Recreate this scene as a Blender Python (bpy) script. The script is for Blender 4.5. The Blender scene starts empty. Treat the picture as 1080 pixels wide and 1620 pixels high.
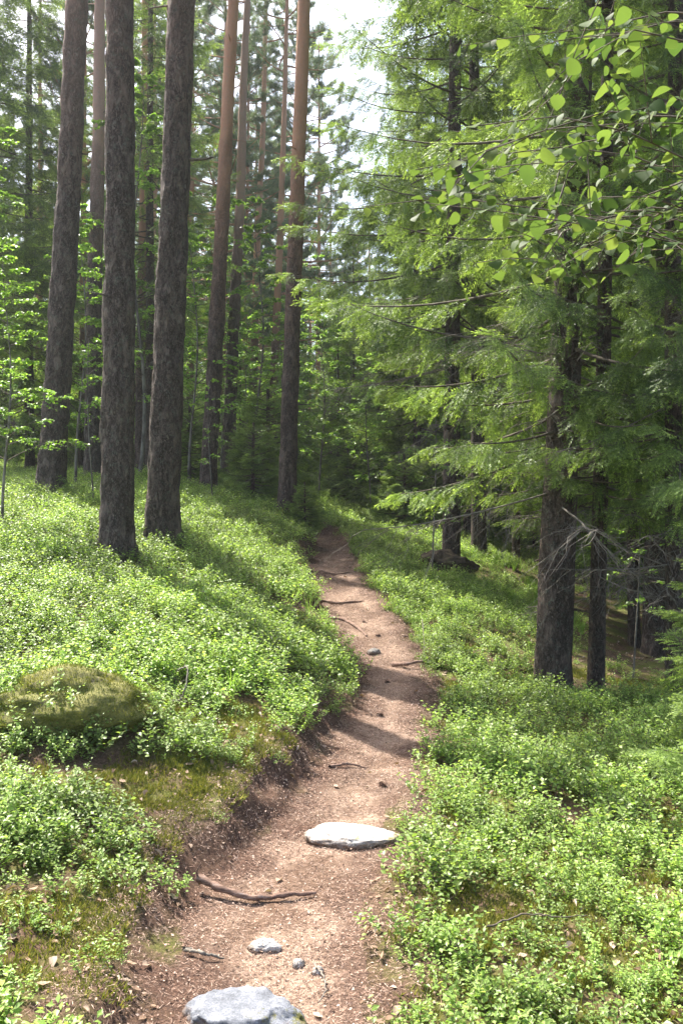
import bpy, math, random
import numpy as np
from mathutils import Vector, Matrix, Euler
R = math.radians
# ------------------------------------------------------------------ camera, sky, sun, exposure
sc = bpy.context.scene
COL = sc.collection
EYE = 1.6
F = 1400.0                      # focal length in pixels of the 1080 x 1620 photograph
cam_d = bpy.data.cameras.new("camera")
cam = bpy.data.objects.new("camera", cam_d); COL.objects.link(cam)
cam_d.sensor_fit = 'VERTICAL'; cam_d.sensor_height = 24.0; cam_d.lens = 24.0 * F / 1620.0
cam_d.clip_start = 0.05; cam_d.clip_end = 2000
cam.location = (0, 0, EYE); cam.rotation_euler = (R(90), 0, 0)
sc.camera = cam
SUN_AZ, SUN_EL = -40.0, 55.0    # azimuth from +Y, negative = to the left
world = bpy.data.worlds.new("World"); sc.world = world; world.use_nodes = True
nt = world.node_tree; nt.nodes.clear()
sky = nt.nodes.new("ShaderNodeTexSky"); sky.sky_type = 'NISHITA'; sky.sun_disc = False
sky.sun_elevation = R(SUN_EL); sky.sun_rotation = R(SUN_AZ)
sky.air_density = 1.0; sky.dust_density = 4.0; sky.ozone_density = 1.0
bg = nt.nodes.new("ShaderNodeBackground"); bg.inputs[1].default_value = 0.14
wo = nt.nodes.new("ShaderNodeOutputWorld")
nt.links.new(sky.outputs[0], bg.inputs[0]); nt.links.new(bg.outputs[0], wo.inputs[0])
sun_d = bpy.data.lights.new("sun", 'SUN'); sun_d.energy = 5.0; sun_d.angle = R(0.53); sun_d.color = (1.0, 0.95, 0.86)
sun = bpy.data.objects.new("sun", sun_d); COL.objects.link(sun)
sd = Vector((math.sin(R(SUN_AZ)) * math.cos(R(SUN_EL)), math.cos(R(SUN_AZ)) * math.cos(R(SUN_EL)), math.sin(R(SUN_EL))))
sun.rotation_euler = (-sd).to_track_quat('-Z', 'Y').to_euler(); sun.location = sd * 60
vs = sc.view_settings; vs.view_transform = 'Standard'; vs.look = 'None'; vs.gamma = 1; vs.exposure = 1.7
cy = sc.cycles; cy.max_bounces = 6; cy.diffuse_bounces = 4; cy.glossy_bounces = 2; cy.transmission_bounces = 4
cy.caustics_reflective = False; cy.caustics_refractive = False; cy.use_denoising = True
try: cy.sample_clamp_indirect = 6
except Exception: pass

# ------------------------------------------------------------------ numeric helpers
def vnoise(P, seed=0):
    """value noise in -1..1 for an (n, 2 or 3) array"""
    P = np.asarray(P, float)
    if P.shape[1] == 2: P = np.c_[P, np.full(len(P), 0.5)]
    i = np.floor(P).astype(np.int64); f = P - i; f = f * f * (3 - 2 * f)
    out = np.zeros(len(P))
    for dx in (0, 1):
        for dy in (0, 1):
            for dz in (0, 1):
                h = (i[:, 0] + dx) * 374761393 + (i[:, 1] + dy) * 668265263 + (i[:, 2] + dz) * 2147483647 + seed * 974711
                h = (h ^ (h >> 13)) * 1274126177 & 0xffffffff
                h = (h ^ (h >> 16)) & 0xffff
                w = (f[:, 0] if dx else 1 - f[:, 0]) * (f[:, 1] if dy else 1 - f[:, 1]) * (f[:, 2] if dz else 1 - f[:, 2])
                out += w * (h / 32767.5 - 1)
    return out
def fbm(P, seed=0, o=4, g=0.5):
    s, a, P = 0, 1, np.asarray(P, float)
    for k in range(o):
        s = s + a * vnoise(P * 2 ** k + 17.3 * k, seed + k); a *= g
    return s
def smooth(x): x = np.clip(x, 0, 1); return x * x * (3 - 2 * x)
def wx(px, Y): return (px - 540) / F * Y
def wz(py, Y): return EYE - (py - 810) / F * Y

# ------------------------------------------------------------------ terrain
PATH = np.array([  # Y, px left, px right, height
    (-12, 0, 0, 0), (0, 0, 0, 0), (2.77, 262, 572, 0.0), (3.25, 290, 572, 0.0), (3.8, 318, 575, 0.0), (4.5, 438, 615, 0.01), (5.6, 515, 672, 0.05),
    (7, 572, 660, .15), (8, 566, 655, .24), (9, 532, 638, .38), (10.5, 497, 600, .56), (12, 493, 562, .80),
    (14, 497, 545, 1.0), (15.5, 496, 532, 1.08), (17.5, 470, 498, 1.2), (21, 420, 440, 1.45), (30, 330, 345, 1.9)], float)
PY = PATH[:, 0]; PL = wx(PATH[:, 1], PATH[:, 0]); PR = wx(PATH[:, 2], PATH[:, 0])
PL[0], PR[0], PL[1], PR[1] = -1.0, -.2, -.75, -.05
def path_at(Y):
    Y = np.asarray(Y, float)
    l = np.interp(Y, PY, PL); r = np.interp(Y, PY, PR); h = np.interp(Y, PY, PATH[:, 3])
    return l, r, h
def path_d(X, Y):
    """signed distance outside the path edge (ragged)"""
    l, r, h = path_at(Y)
    d = np.maximum(l - X, X - r)
    return d + 0.075 * fbm(np.c_[X * 3.5, Y * 3.5], 5, 4, .6) * np.clip(Y / 4, .6, 1.6)
CT = [  # px, py, Y of the ground (without its plants)
    (0, 770, 16), (0, 905, 8), (0, 1065, 5.5), (0, 1270, 4), (0, 1520, 2.9), (0, 1640, 2.5), (150, 1640, 2.6), (230, 1620, 2.75), (200, 1480, 3.15), (250, 1380, 3.6),
    (140, 1270, 4.1), (280, 1280, 4.2), (120, 1110, 5.2), (330, 1220, 4.7), (300, 1130, 5.4), (450, 1150, 5.5), (520, 1130, 6), (180, 1000, 6.5), (400, 1040, 6.8), (500, 1030, 7.8),
    (185, 885, 9), (330, 930, 8.6), (430, 910, 10), (255, 850, 9.8), (80, 785, 12.5), (328, 785, 16), (360, 757, 20), (452, 818, 14.5), (400, 850, 12.5), (-400, 720, 14), (-500, 900, 7), (-500, 1300, 4),
    (480, 840, 16), (200, 770, 22), (0, 745, 28), (450, 795, 26), (560, 802, 35), (0, 730, 50), (540, 790, 60), (300, 760, 50),
    (590, 880, 14.5), (660, 925, 12), (620, 1000, 9.6), (712, 893, 14), (755, 885, 16), (680, 1090, 7.6), (760, 1010, 9), (875, 1090, 8), (942, 1098, 8), (1066, 1105, 8), (1000, 1040, 11), (1080, 1030, 12),
    (730, 1200, 5.7), (900, 1200, 5.8), (1080, 1200, 5.9), (660, 1380, 3.9), (850, 1360, 4.1), (1080, 1340, 4.3), (600, 1600, 2.85), (850, 1620, 2.8), (1080, 1620, 2.8), (1600, 1300, 4.2), (1700, 1050, 9),
    (650, 838, 22), (800, 868, 20), (1080, 915, 20), (1500, 900, 20), (800, 830, 40), (1100, 840, 40), (1100, 810, 70), (650, 815, 40), (600, 795, 70), (-200, 700, 70), (-700, 720, 30)]
def uv(X, Y):
    Y = np.clip(Y, 1.5, 75); X = np.clip(X, -1.1 * (Y + 4), 1.1 * (Y + 4))
    return np.c_[X / (Y + 4) * 10, np.log(Y + 4) * 5]
_c = np.array(CT, float); _P = uv(wx(_c[:, 0], _c[:, 2]), _c[:, 2]); _h = wz(_c[:, 1], _c[:, 2])
def _tps(A, B):
    d2 = ((A[:, None, :] - B[None, :, :]) ** 2).sum(-1)
    return .5 * d2 * np.log(d2 + 1e-9)
_n = len(_P); _K = np.zeros((_n + 3, _n + 3)); _K[:_n, :_n] = _tps(_P, _P) + np.eye(_n) * .35
_K[:_n, _n] = 1; _K[:_n, _n + 1:] = _P; _K[_n, :_n] = 1; _K[_n + 1:, :_n] = _P.T
_W = np.linalg.solve(_K, np.r_[_h, 0, 0, 0])
def height(X, Y):
    X = np.atleast_1d(np.asarray(X, float)); Y = np.atleast_1d(np.asarray(Y, float)) + 0 * X; X = X + 0 * Y
    out = np.zeros(len(X))
    for a in range(0, len(X), 20000):
        q = uv(X[a:a + 20000], Y[a:a + 20000])
        out[a:a + 20000] = _tps(q, _P) @ _W[:_n] + _W[_n] + q @ _W[_n + 1:]
    P = np.c_[X, Y]
    far = np.clip((Y - 3) / 10, 0, 1)
    lump = .05 * fbm(P * .9, 3, 3) + .025 * fbm(P * 4, 9, 3) + .09 * far * vnoise(P * .5, 12)
    out = out + .17 * np.exp(-(((X + 1.49) / .42) ** 2 + ((Y - 4.97) / .34) ** 2) ** 1.5)
    l, r, hp = path_at(Y); d = path_d(X, Y)
    w = smooth(d / .26 + .1)
    hp = hp + .012 * fbm(P * 3, 21, 3) + .006 * fbm(P * 14, 22, 3) - .02 * smooth(-d / .3) * 1.0
    out = hp * (1 - w) + (out + lump) * w
    return out
def hz(X, Y): return float(height(X, Y)[0])
def normals(X, Y):
    e = .03; gx = (height(X + e, Y) - height(X - e, Y)) / (2 * e); gy = (height(X, Y + e) - height(X, Y - e)) / (2 * e)
    n = np.c_[-gx, -gy, np.ones(len(gx))]; return n / np.linalg.norm(n, axis=1)[:, None]

# ------------------------------------------------------------------ geometry container
class Geo:
    def __init__(s): s.V = []; s.Q = []; s.T = []; s.A = []; s.n = 0; s.mq = []; s.mt = []
    def add(s, V, F, tint=0.5, m=0):
        V = np.asarray(V, float).reshape(-1, 3); F = np.asarray(F, np.int64)
        if len(F) == 0: return
        (s.Q if F.shape[1] == 4 else s.T).append(F + s.n)
        (s.mq if F.shape[1] == 4 else s.mt).append(np.full(len(F), m))
        s.V.append(V); s.A.append(np.broadcast_to(np.asarray(tint, float), (len(V),)).copy()); s.n += len(V)
    def arrays(s):
        V = np.concatenate(s.V); A = np.concatenate(s.A)
        T = np.concatenate(s.T) if s.T else np.zeros((0, 3), np.int64)
        Q = np.concatenate(s.Q) if s.Q else np.zeros((0, 4), np.int64)
        return V, T, Q, A
    def mesh(s, name, mats, smooth_shade=True):
        V, T, Q, A = s.arrays()
        me = bpy.data.meshes.new(name)
        me.vertices.add(len(V)); me.vertices.foreach_set("co", V.astype(np.float32).ravel())
        nl = T.size + Q.size; me.loops.add(nl)
        me.loops.foreach_set("vertex_index", np.r_[T.ravel(), Q.ravel()].astype(np.int32))
        me.polygons.add(len(T) + len(Q))
        st = np.r_[np.arange(len(T)) * 3, T.size + np.arange(len(Q)) * 4].astype(np.int32)
        me.polygons.foreach_set("loop_start", st)
        mi = np.r_[np.concatenate(s.mt) if s.mt else [], np.concatenate(s.mq) if s.mq else []].astype(np.int32)
        me.polygons.foreach_set("material_index", mi)
        me.polygons.foreach_set("use_smooth", np.full(len(T) + len(Q), smooth_shade))
        at = me.attributes.new("tint", 'FLOAT', 'POINT'); at.data.foreach_set("value", A.astype(np.float32))
        for m in (mats if isinstance(mats, (list, tuple)) else [mats]): me.materials.append(m)
        me.update(calc_edges=True); me.validate(verbose=False)
        return me
    def obj(s, name, mats, parent=None, smooth_shade=True):
        o = bpy.data.objects.new(name, s.mesh(name, mats, smooth_shade)); COL.objects.link(o); o.parent = parent
        return o
def frame(t):
    """orthonormal frames for tangents (n,3)"""
    t = t / np.maximum(np.linalg.norm(t, axis=1)[:, None], 1e-9)
    up = np.where(np.abs(t[:, 2:3]) > .9, np.array([[1., 0, 0]]), np.array([[0, 0, 1.]]))
    a = np.cross(up, t); a /= np.linalg.norm(a, axis=1)[:, None]
    return t, a, np.cross(t, a)
def tube(g, P, r, ns=6, tint=.5, m=0, disp=None, cap=True):
    P = np.asarray(P, float); n = len(P); r = np.broadcast_to(np.asarray(r, float), (n,))
    t, a, b = frame(np.gradient(P, axis=0))
    # keep frames from flipping
    for i in range(1, n):
        pr = a[i - 1] - t[i] * np.dot(a[i - 1], t[i]); pr /= max(np.linalg.norm(pr), 1e-9); a[i] = pr; b[i] = np.cross(t[i], pr)
    th = np.arange(ns) / ns * 2 * np.pi
    D = a[:, None, :] * np.cos(th)[None, :, None] + b[:, None, :] * np.sin(th)[None, :, None]
    V = P[:, None, :] + D * r[:, None, None]
    if disp is not None:
        V = V + D * disp(V.reshape(-1, 3), np.tile(th, n)).reshape(n, ns, 1)
    i = np.arange(n - 1)[:, None] * ns; j = np.arange(ns)[None, :]; k = (j + 1) % ns
    Fq = np.stack([i + j, i + k, i + ns + k, i + ns + j], -1).reshape(-1, 4)
    base = g.n
    g.add(V.reshape(-1, 3), Fq, tint, m)
    if cap:
        V2 = np.r_[V[-1], [P[-1] + t[-1] * r[-1] * .5]]
        g.add(V2, [(q, (q + 1) % ns, ns) for q in range(ns)], tint, m)
def rot_to(dirs, roll):
    """matrices whose columns are (dir, side, up) rolled"""
    t, a, b = frame(dirs)
    c, s_ = np.cos(roll)[:, None], np.sin(roll)[:, None]
    return np.stack([t, a * c + b * s_, b * c - a * s_], -1)
def bake(g, tmpl, dirs, pos, scale, roll, dt, m=0):
    """copy template arrays (V,F,A) to many places"""
    V, Ft, A = tmpl; n = len(pos)
    if n == 0: return
    M = rot_to(dirs, roll) * scale[:, None, None]
    W = np.einsum('nij,vj->nvi', M, V) + pos[:, None, :]
    FF = (Ft[None] + (np.arange(n) * len(V))[:, None, None]).reshape(-1, Ft.shape[1])
    AA = np.clip(A[None] + dt[:, None], 0, 1).reshape(-1)
    g.add(W.reshape(-1, 3), FF, AA, m)

# ------------------------------------------------------------------ materials
def newmat(name):
    m = bpy.data.materials.new(name); m.use_nodes = True; nt = m.node_tree; nt.nodes.clear()
    out = nt.nodes.new("ShaderNodeOutputMaterial"); return m, nt, out
def nd(nt, t, **k):
    n = nt.nodes.new(t)
    for a, b in k.items():
        if a.startswith("i_"): n.inputs[a[2:].replace("_", " ")].default_value = b
        else: setattr(n, a, b)
    return n
def ramp(nt, fac, stops):
    r = nt.nodes.new("ShaderNodeValToRGB"); e = r.color_ramp.elements
    while len(e) < len(stops): e.new(.5)
    for q, (p, c) in zip(e, stops): q.position = p; q.color = (*c, 1)
    nt.links.new(fac, r.inputs[0]); return r.outputs[0]
def mixc(nt, f, a, b, mode='MIX'):
    n = nt.nodes.new("ShaderNodeMix"); n.data_type = 'RGBA'; n.blend_type = mode
    for s, v in ((0, f), (6, a), (7, b)):
        if isinstance(v, bpy.types.NodeSocket): nt.links.new(v, n.inputs[s])
        else: n.inputs[s].default_value = v if s == 0 else (*v, 1)
    return n.outputs[2]
def noise(nt, vec, scale, detail=4, rough=.55, dist=0):
    n = nd(nt, "ShaderNodeTexNoise"); n.inputs["Scale"].default_value = scale; n.inputs["Detail"].default_value = detail
    n.inputs["Roughness"].default_value = rough; n.inputs["Distortion"].default_value = dist
    nt.links.new(vec, n.inputs["Vector"]); return n.outputs["Fac"]
def leafmat(name, stops, trans=.45, rough=.45, spec=.4, tcol=1.25, var=.25):
    m, nt, out = newmat(name); L = nt.links.new
    at = nd(nt, "ShaderNodeAttribute", attribute_name="tint")
    c = ramp(nt, at.outputs["Fac"], stops)
    tc = nd(nt, "ShaderNodeNewGeometry")
    nz = noise(nt, tc.outputs["Position"], 1.1, 3)
    hsv = nd(nt, "ShaderNodeHueSaturation"); L(c, hsv.inputs["Color"])
    mr = nd(nt, "ShaderNodeMapRange"); L(nz, mr.inputs[0]); mr.inputs[1].default_value = .3; mr.inputs[2].default_value = .7
    mr.inputs[3].default_value = 1 - var; mr.inputs[4].default_value = 1 + var; L(mr.outputs[0], hsv.inputs["Value"])
    p = nd(nt, "ShaderNodeBsdfPrincipled"); L(hsv.outputs[0], p.inputs["Base Color"]); p.inputs["Roughness"].default_value = rough
    p.inputs["Specular IOR Level"].default_value = spec
    t = nd(nt, "ShaderNodeBsdfTranslucent")
    tcn = mixc(nt, 1.0, hsv.outputs[0], (tcol, tcol * 1.02, tcol * .55), 'MULTIPLY'); L(tcn, t.inputs["Color"])
    mx = nd(nt, "ShaderNodeMixShader"); mx.inputs[0].default_value = trans; L(p.outputs[0], mx.inputs[1]); L(t.outputs[0], mx.inputs[2])
    L(mx.outputs[0], out.inputs[0]); return m
def simple(name, stops, scale=8, rough=.9, bump=.3, bscale=40, vec="Object", stretch=(1, 1, 1), spec=.3):
    m, nt, out = newmat(name); L = nt.links.new
    tc = nd(nt, "ShaderNodeTexCoord"); mp = nd(nt, "ShaderNodeMapping"); mp.inputs["Scale"].default_value = stretch
    L(tc.outputs[vec], mp.inputs[0])
    c = ramp(nt, noise(nt, mp.outputs[0], scale, 6, .65), stops)
    p = nd(nt, "ShaderNodeBsdfPrincipled"); L(c, p.inputs["Base Color"]); p.inputs["Roughness"].default_value = rough; p.inputs["Specular IOR Level"].default_value = spec
    b = nd(nt, "ShaderNodeBump"); b.inputs["Strength"].default_value = bump; b.inputs["Distance"].default_value = .02
    L(noise(nt, mp.outputs[0], bscale, 6, .7), b.inputs["Height"]); L(b.outputs[0], p.inputs["Normal"]); L(p.outputs[0], out.inputs[0]); return m
def barkmat(name, low, crack, up=None, z0=5, z1=8, lichen=.35, vs_=28, zst=.42, lich=(.19, .21, .16)):
    m, nt, out = newmat(name); L = nt.links.new
    tc = nd(nt, "ShaderNodeTexCoord"); mp = nd(nt, "ShaderNodeMapping"); mp.inputs["Scale"].default_value = (1, 1, zst); L(tc.outputs["Object"], mp.inputs[0])
    wn = nd(nt, "ShaderNodeTexNoise"); wn.inputs["Scale"].default_value = 14; wn.inputs["Detail"].default_value = 5; L(mp.outputs[0], wn.inputs["Vector"])
    add = nd(nt, "ShaderNodeVectorMath", operation='MULTIPLY_ADD'); L(wn.outputs["Color"], add.inputs[0]); add.inputs[1].default_value = (.30, .30, .30); L(mp.outputs[0], add.inputs[2])
    vo = nd(nt, "ShaderNodeTexVoronoi", feature='DISTANCE_TO_EDGE'); vo.inputs["Scale"].default_value = vs_; L(add.outputs[0], vo.inputs["Vector"])
    vc = nd(nt, "ShaderNodeTexVoronoi"); vc.inputs["Scale"].default_value = vs_; L(add.outputs[0], vc.inputs["Vector"])
    n1 = noise(nt, mp.outputs[0], 60, 6, .75)
    n3 = noise(nt, mp.outputs[0], 25, 8, .85)
    m3 = nd(nt, 'ShaderNodeMapRange'); L(n3, m3.inputs[0]); m3.inputs[1].default_value = .35; m3.inputs[2].default_value = .65
    base = mixc(nt, m3.outputs[0], tuple(.4 * q for q in low), tuple(1.6 * q for q in low))
    sep = nd(nt, "ShaderNodeSeparateColor"); L(vc.outputs["Color"], sep.inputs[0])
    base = mixc(nt, .22, base, mixc(nt, sep.outputs[0], tuple(.7 * q for q in low), tuple(1.5 * q for q in low)))
    if up:
        sx = nd(nt, "ShaderNodeSeparateXYZ"); L(tc.outputs["Object"], sx.inputs[0])
        n2 = noise(nt, mp.outputs[0], 2.5, 4)
        ad = nd(nt, "ShaderNodeMath", operation='MULTIPLY_ADD'); L(n2, ad.inputs[0]); ad.inputs[1].default_value = 4; L(sx.outputs[2], ad.inputs[2])
        mr = nd(nt, "ShaderNodeMapRange"); L(ad.outputs[0], mr.inputs[0]); mr.inputs[1].default_value = z0 + 2; mr.inputs[2].default_value = z1 + 2
        upc = mixc(nt, n1, tuple(.7 * q for q in up), tuple(1.3 * q for q in up))
        base = mixc(nt, mr.outputs[0], base, upc); hfac = mr.outputs[0]
    ln = noise(nt, tc.outputs["Object"], 16, 9, .85)
    lm = nd(nt, "ShaderNodeMapRange"); L(ln, lm.inputs[0]); lm.inputs[1].default_value = .53; lm.inputs[2].default_value = .58; lm.inputs[4].default_value = lichen
    base = mixc(nt, lm.outputs[0], base, lich)
    cr = nd(nt, "ShaderNodeMapRange"); L(vo.outputs["Distance"], cr.inputs[0]); cr.inputs[2].default_value = .22
    n5 = noise(nt, mp.outputs[0], 11, 8, .8, .6); ck = nd(nt, "ShaderNodeMapRange"); L(n5, ck.inputs[0]); ck.inputs[1].default_value = .40; ck.inputs[2].default_value = .56
    sm = nd(nt, "ShaderNodeMath", operation='MAXIMUM'); L(cr.outputs[0], sm.inputs[0]); L(ck.outputs[0], sm.inputs[1]); cr = sm
    if up:
        cm = nd(nt, "ShaderNodeMath", operation='MAXIMUM'); L(cr.outputs[0], cm.inputs[0]); L(hfac, cm.inputs[1]); crf = cm.outputs[0]
    else: crf = cr.outputs[0]
    c = mixc(nt, crf, crack, base)
    p = nd(nt, "ShaderNodeBsdfPrincipled"); L(c, p.inputs["Base Color"]); p.inputs["Roughness"].default_value = .85; p.inputs["Specular IOR Level"].default_value = .25
    h = nd(nt, "ShaderNodeMath", operation='MULTIPLY_ADD'); L(n1, h.inputs[0]); h.inputs[1].default_value = .5; L(crf, h.inputs[2])
    b = nd(nt, "ShaderNodeBump"); b.inputs["Strength"].default_value = 1.0; b.inputs["Distance"].default_value = .045
    L(h.outputs[0], b.inputs["Height"]); L(b.outputs[0], p.inputs["Normal"]); L(p.outputs[0], out.inputs[0]); return m

M = {}
M['spruce'] = leafmat("spruce_needles", [(0, (.058, .095, .034)), (.4, (.128, .19, .056)), (.75, (.23, .33, .085)), (1, (.38, .50, .13))], trans=.48, spec=.3)
M['pine'] = leafmat("pine_needles", [(0, (.07, .11, .07)), (1, (.17, .23, .13))], trans=.4)
M['bilberry'] = leafmat("bilberry_leaves", [(0, (.115, .195, .04)), (.5, (.245, .37, .085)), (.9, (.40, .51, .15)), (1, (.40, .28, .12))], trans=.5, rough=.42, spec=.45, var=.32)
M['broad'] = leafmat("broad_leaves", [(0, (.09, .17, .03)), (.6, (.19, .33, .06)), (1, (.30, .44, .10))], trans=.55, rough=.4, spec=.5)
M['near_leaf'] = leafmat("fresh_leaves", [(0, (.04, .075, .024)), (.7, (.095, .145, .04)), (1, (.16, .20, .06))], trans=.5, rough=.6, spec=.15, var=.2)
M['moss'] = leafmat("moss_tufts", [(0, (.07, .10, .02)), (.6, (.18, .19, .04)), (1, (.30, .27, .06))], trans=.25, rough=.9, spec=.1)
M['grass'] = leafmat("grass_blades", [(0, (.09, .18, .03)), (1, (.22, .34, .07))], trans=.5)
M['litter'] = leafmat("dry_leaves", [(0, (.12, .07, .045)), (.5, (.27, .18, .12)), (1, (.44, .35, .28))], trans=.12, rough=.7, spec=.2)
M['needles'] = leafmat("dry_needles", [(0, (.05, .03, .022)), (.3, (.15, .085, .06)), (.6, (.32, .20, .145)), (1, (.52, .40, .32))], trans=.05, rough=.7, spec=.2)
M['twig'] = simple("twig_bark", [(.3, (.05, .04, .03)), (.7, (.16, .13, .10))], 20, bump=.2)
M['grey_twig'] = simple("dead_twig", [(.3, (.09, .075, .06)), (.7, (.25, .22, .18))], 20, bump=.2)
M['stick'] = simple("fallen_stick_bark", [(.3, (.07, .045, .035)), (.55, (.24, .15, .11)), (.8, (.42, .36, .32))], 14, bump=.5, bscale=60, stretch=(1, 6, 6))
M['pine_bark'] = barkmat("pine_bark", (.150, .112, .092), (.04, .029, .023), up=(.36, .23, .18), z0=4.2, z1=8, lichen=.5)
M['pine_bark_orange'] = barkmat("orange_pine_bark", (.15, .105, .085), (.05, .036, .03), up=(.42, .225, .14), z0=3.0, z1=6.5, lichen=.3)
M['spruce_bark'] = barkmat("spruce_bark", (.125, .09, .07), (.035, .025, .02), lichen=.5, vs_=30, zst=.4)
M['birch_bark'] = simple("sapling_bark", [(.35, (.06, .05, .04)), (.6, (.22, .2, .17))], 9, bump=.2, stretch=(1, 1, .4))

def groundmat(name, path):
    m, nt, out = newmat(name); L = nt.links.new
    ge = nd(nt, "ShaderNodeNewGeometry"); P = ge.outputs["Position"]
    if path:
        a = ramp(nt, noise(nt, P, 22, 8, .8), [(.3, (.10, .066, .047)), (.46, (.25, .17, .12)), (.60, (.46, .34, .26)), (.72, (.64, .52, .43))])
        b = ramp(nt, noise(nt, P, 90, 5, .8), [(.35, (.07, .045, .033)), (.5, (.31, .21, .15)), (.7, (.60, .47, .37))])
        c = mixc(nt, .5, a, b)
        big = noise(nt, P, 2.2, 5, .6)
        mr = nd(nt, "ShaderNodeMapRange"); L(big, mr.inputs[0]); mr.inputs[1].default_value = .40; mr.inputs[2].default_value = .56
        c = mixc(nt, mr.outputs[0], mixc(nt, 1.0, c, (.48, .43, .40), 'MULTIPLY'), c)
    else:
        n = noise(nt, P, 3.0, 8, .7)
        a = ramp(nt, noise(nt, P, 45, 6, .8), [(.3, (.035, .022, .014)), (.5, (.10, .06, .04)), (.7, (.24, .16, .11))])
        b = ramp(nt, noise(nt, P, 70, 5, .8), [(.3, (.05, .06, .015)), (.55, (.12, .13, .03)), (.75, (.24, .22, .06))])
        mr = nd(nt, "ShaderNodeMapRange"); L(n, mr.inputs[0]); mr.inputs[1].default_value = .42; mr.inputs[2].default_value = .58
        c = mixc(nt, mr.outputs[0], a, b)
        # bare dark soil on the steep cut bank
        sx = nd(nt, "ShaderNodeSeparateXYZ"); L(ge.outputs["Normal"], sx.inputs[0])
        ms = nd(nt, "ShaderNodeMapRange"); L(sx.outputs[2], ms.inputs[0]); ms.inputs[1].default_value = .93; ms.inputs[2].default_value = .78
        c = mixc(nt, ms.outputs[0], c, a)
    at = nd(nt, "ShaderNodeAttribute", attribute_name="tint")
    hum = ramp(nt, noise(nt, P, 60, 7, .8), [(.3, (.025, .015, .011)), (.5, (.085, .048, .034)), (.68, (.22, .13, .09)), (.8, (.40, .28, .2))])
    c = mixc(nt, at.outputs["Fac"], c, hum)
    p = nd(nt, "ShaderNodeBsdfPrincipled"); L(c, p.inputs["Base Color"]); p.inputs["Roughness"].default_value = .95; p.inputs["Specular IOR Level"].default_value = .15
    bp = nd(nt, "ShaderNodeBump"); bp.inputs["Strength"].default_value = .8; bp.inputs["Distance"].default_value = .02
    L(noise(nt, P, 45, 8, .8), bp.inputs["Height"]); L(bp.outputs[0], p.inputs["Normal"]); L(p.outputs[0], out.inputs[0]); return m
M['ground'] = groundmat("forest_floor", False); M['path'] = groundmat("trodden_needle_soil", True)

# ------------------------------------------------------------------ tagging
def tag(o, label=None, cat=None, group=None, kind=None):
    if label: o['label'] = label
    if cat: o['category'] = cat
    if group: o['group'] = group
    if kind: o['kind'] = kind
    return o
def empty(name, loc=(0, 0, 0)):
    o = bpy.data.objects.new(name, None); COL.objects.link(o); o.location = loc; o.empty_display_size = .2; return o
def copy_tree(root):
    r = root.copy(); COL.objects.link(r)
    for k in ('label', 'category', 'group'):
        if k in r: del r[k]
    for ch in root.children:
        c = ch.copy(); COL.objects.link(c); c.parent = r
    return r

# ------------------------------------------------------------------ ground and path (one grid, split along the path's edge)
def build_ground():
    Ys = [-25.]
    while Ys[-1] < 140:
        y = Ys[-1]; Ys.append(y + (max(.25, -y * .06) if y < 2.0 else max(.016, .0078 * y)))
    Ys = np.array(Ys); S = np.linspace(-1, 1, 521)
    W = np.where(Ys < 0, 25, 25 + Ys * .9)
    cx = np.interp(Ys, [0, 10, 140], [0, 0, 0])
    a = np.clip(.035 + Ys * .012, .05, .6)
    X = cx[:, None] + W[:, None] * (a[:, None] * S + (1 - a[:, None]) * S ** 3)
    Y = np.repeat(Ys[:, None], len(S), 1)
    Z = height(X.ravel(), Y.ravel())
    V = np.c_[X.ravel(), Y.ravel(), Z]
    nx = len(S); i = np.arange(len(Ys) - 1)[:, None] * nx; j = np.arange(nx - 1)[None]
    Fq = np.stack([i + j, i + j + 1, i + nx + j + 1, i + nx + j], -1).reshape(-1, 4)
    c = V[Fq].mean(1); isp = (path_d(c[:, 0], c[:, 1]) < 0) & (c[:, 1] < 30)
    for nm, sel, mt in (("ground", ~isp, M['ground']), ("path", isp, M['path'])):
        f = Fq[sel]; u, inv = np.unique(f, return_inverse=True)
        g = Geo(); vx = V[u]; dd = path_d(vx[:, 0], vx[:, 1]); l_, r_, _h2 = path_at(vx[:, 1]); left = vx[:, 0] < (l_ + r_) / 2; nn = .12 * fbm(vx[:, :2] * 5, 61, 3)
        wdt = np.where(left, .26, .15); tt = np.where(vx[:, 1] > 0, 1 - smooth((np.abs(dd + .02) + nn) / wdt), 0) * np.where(left, 1, .8)
        g.add(vx, inv.reshape(-1, 4), tt); o = g.obj(nm, mt); tag(o, kind='structure')
build_ground()

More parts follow.
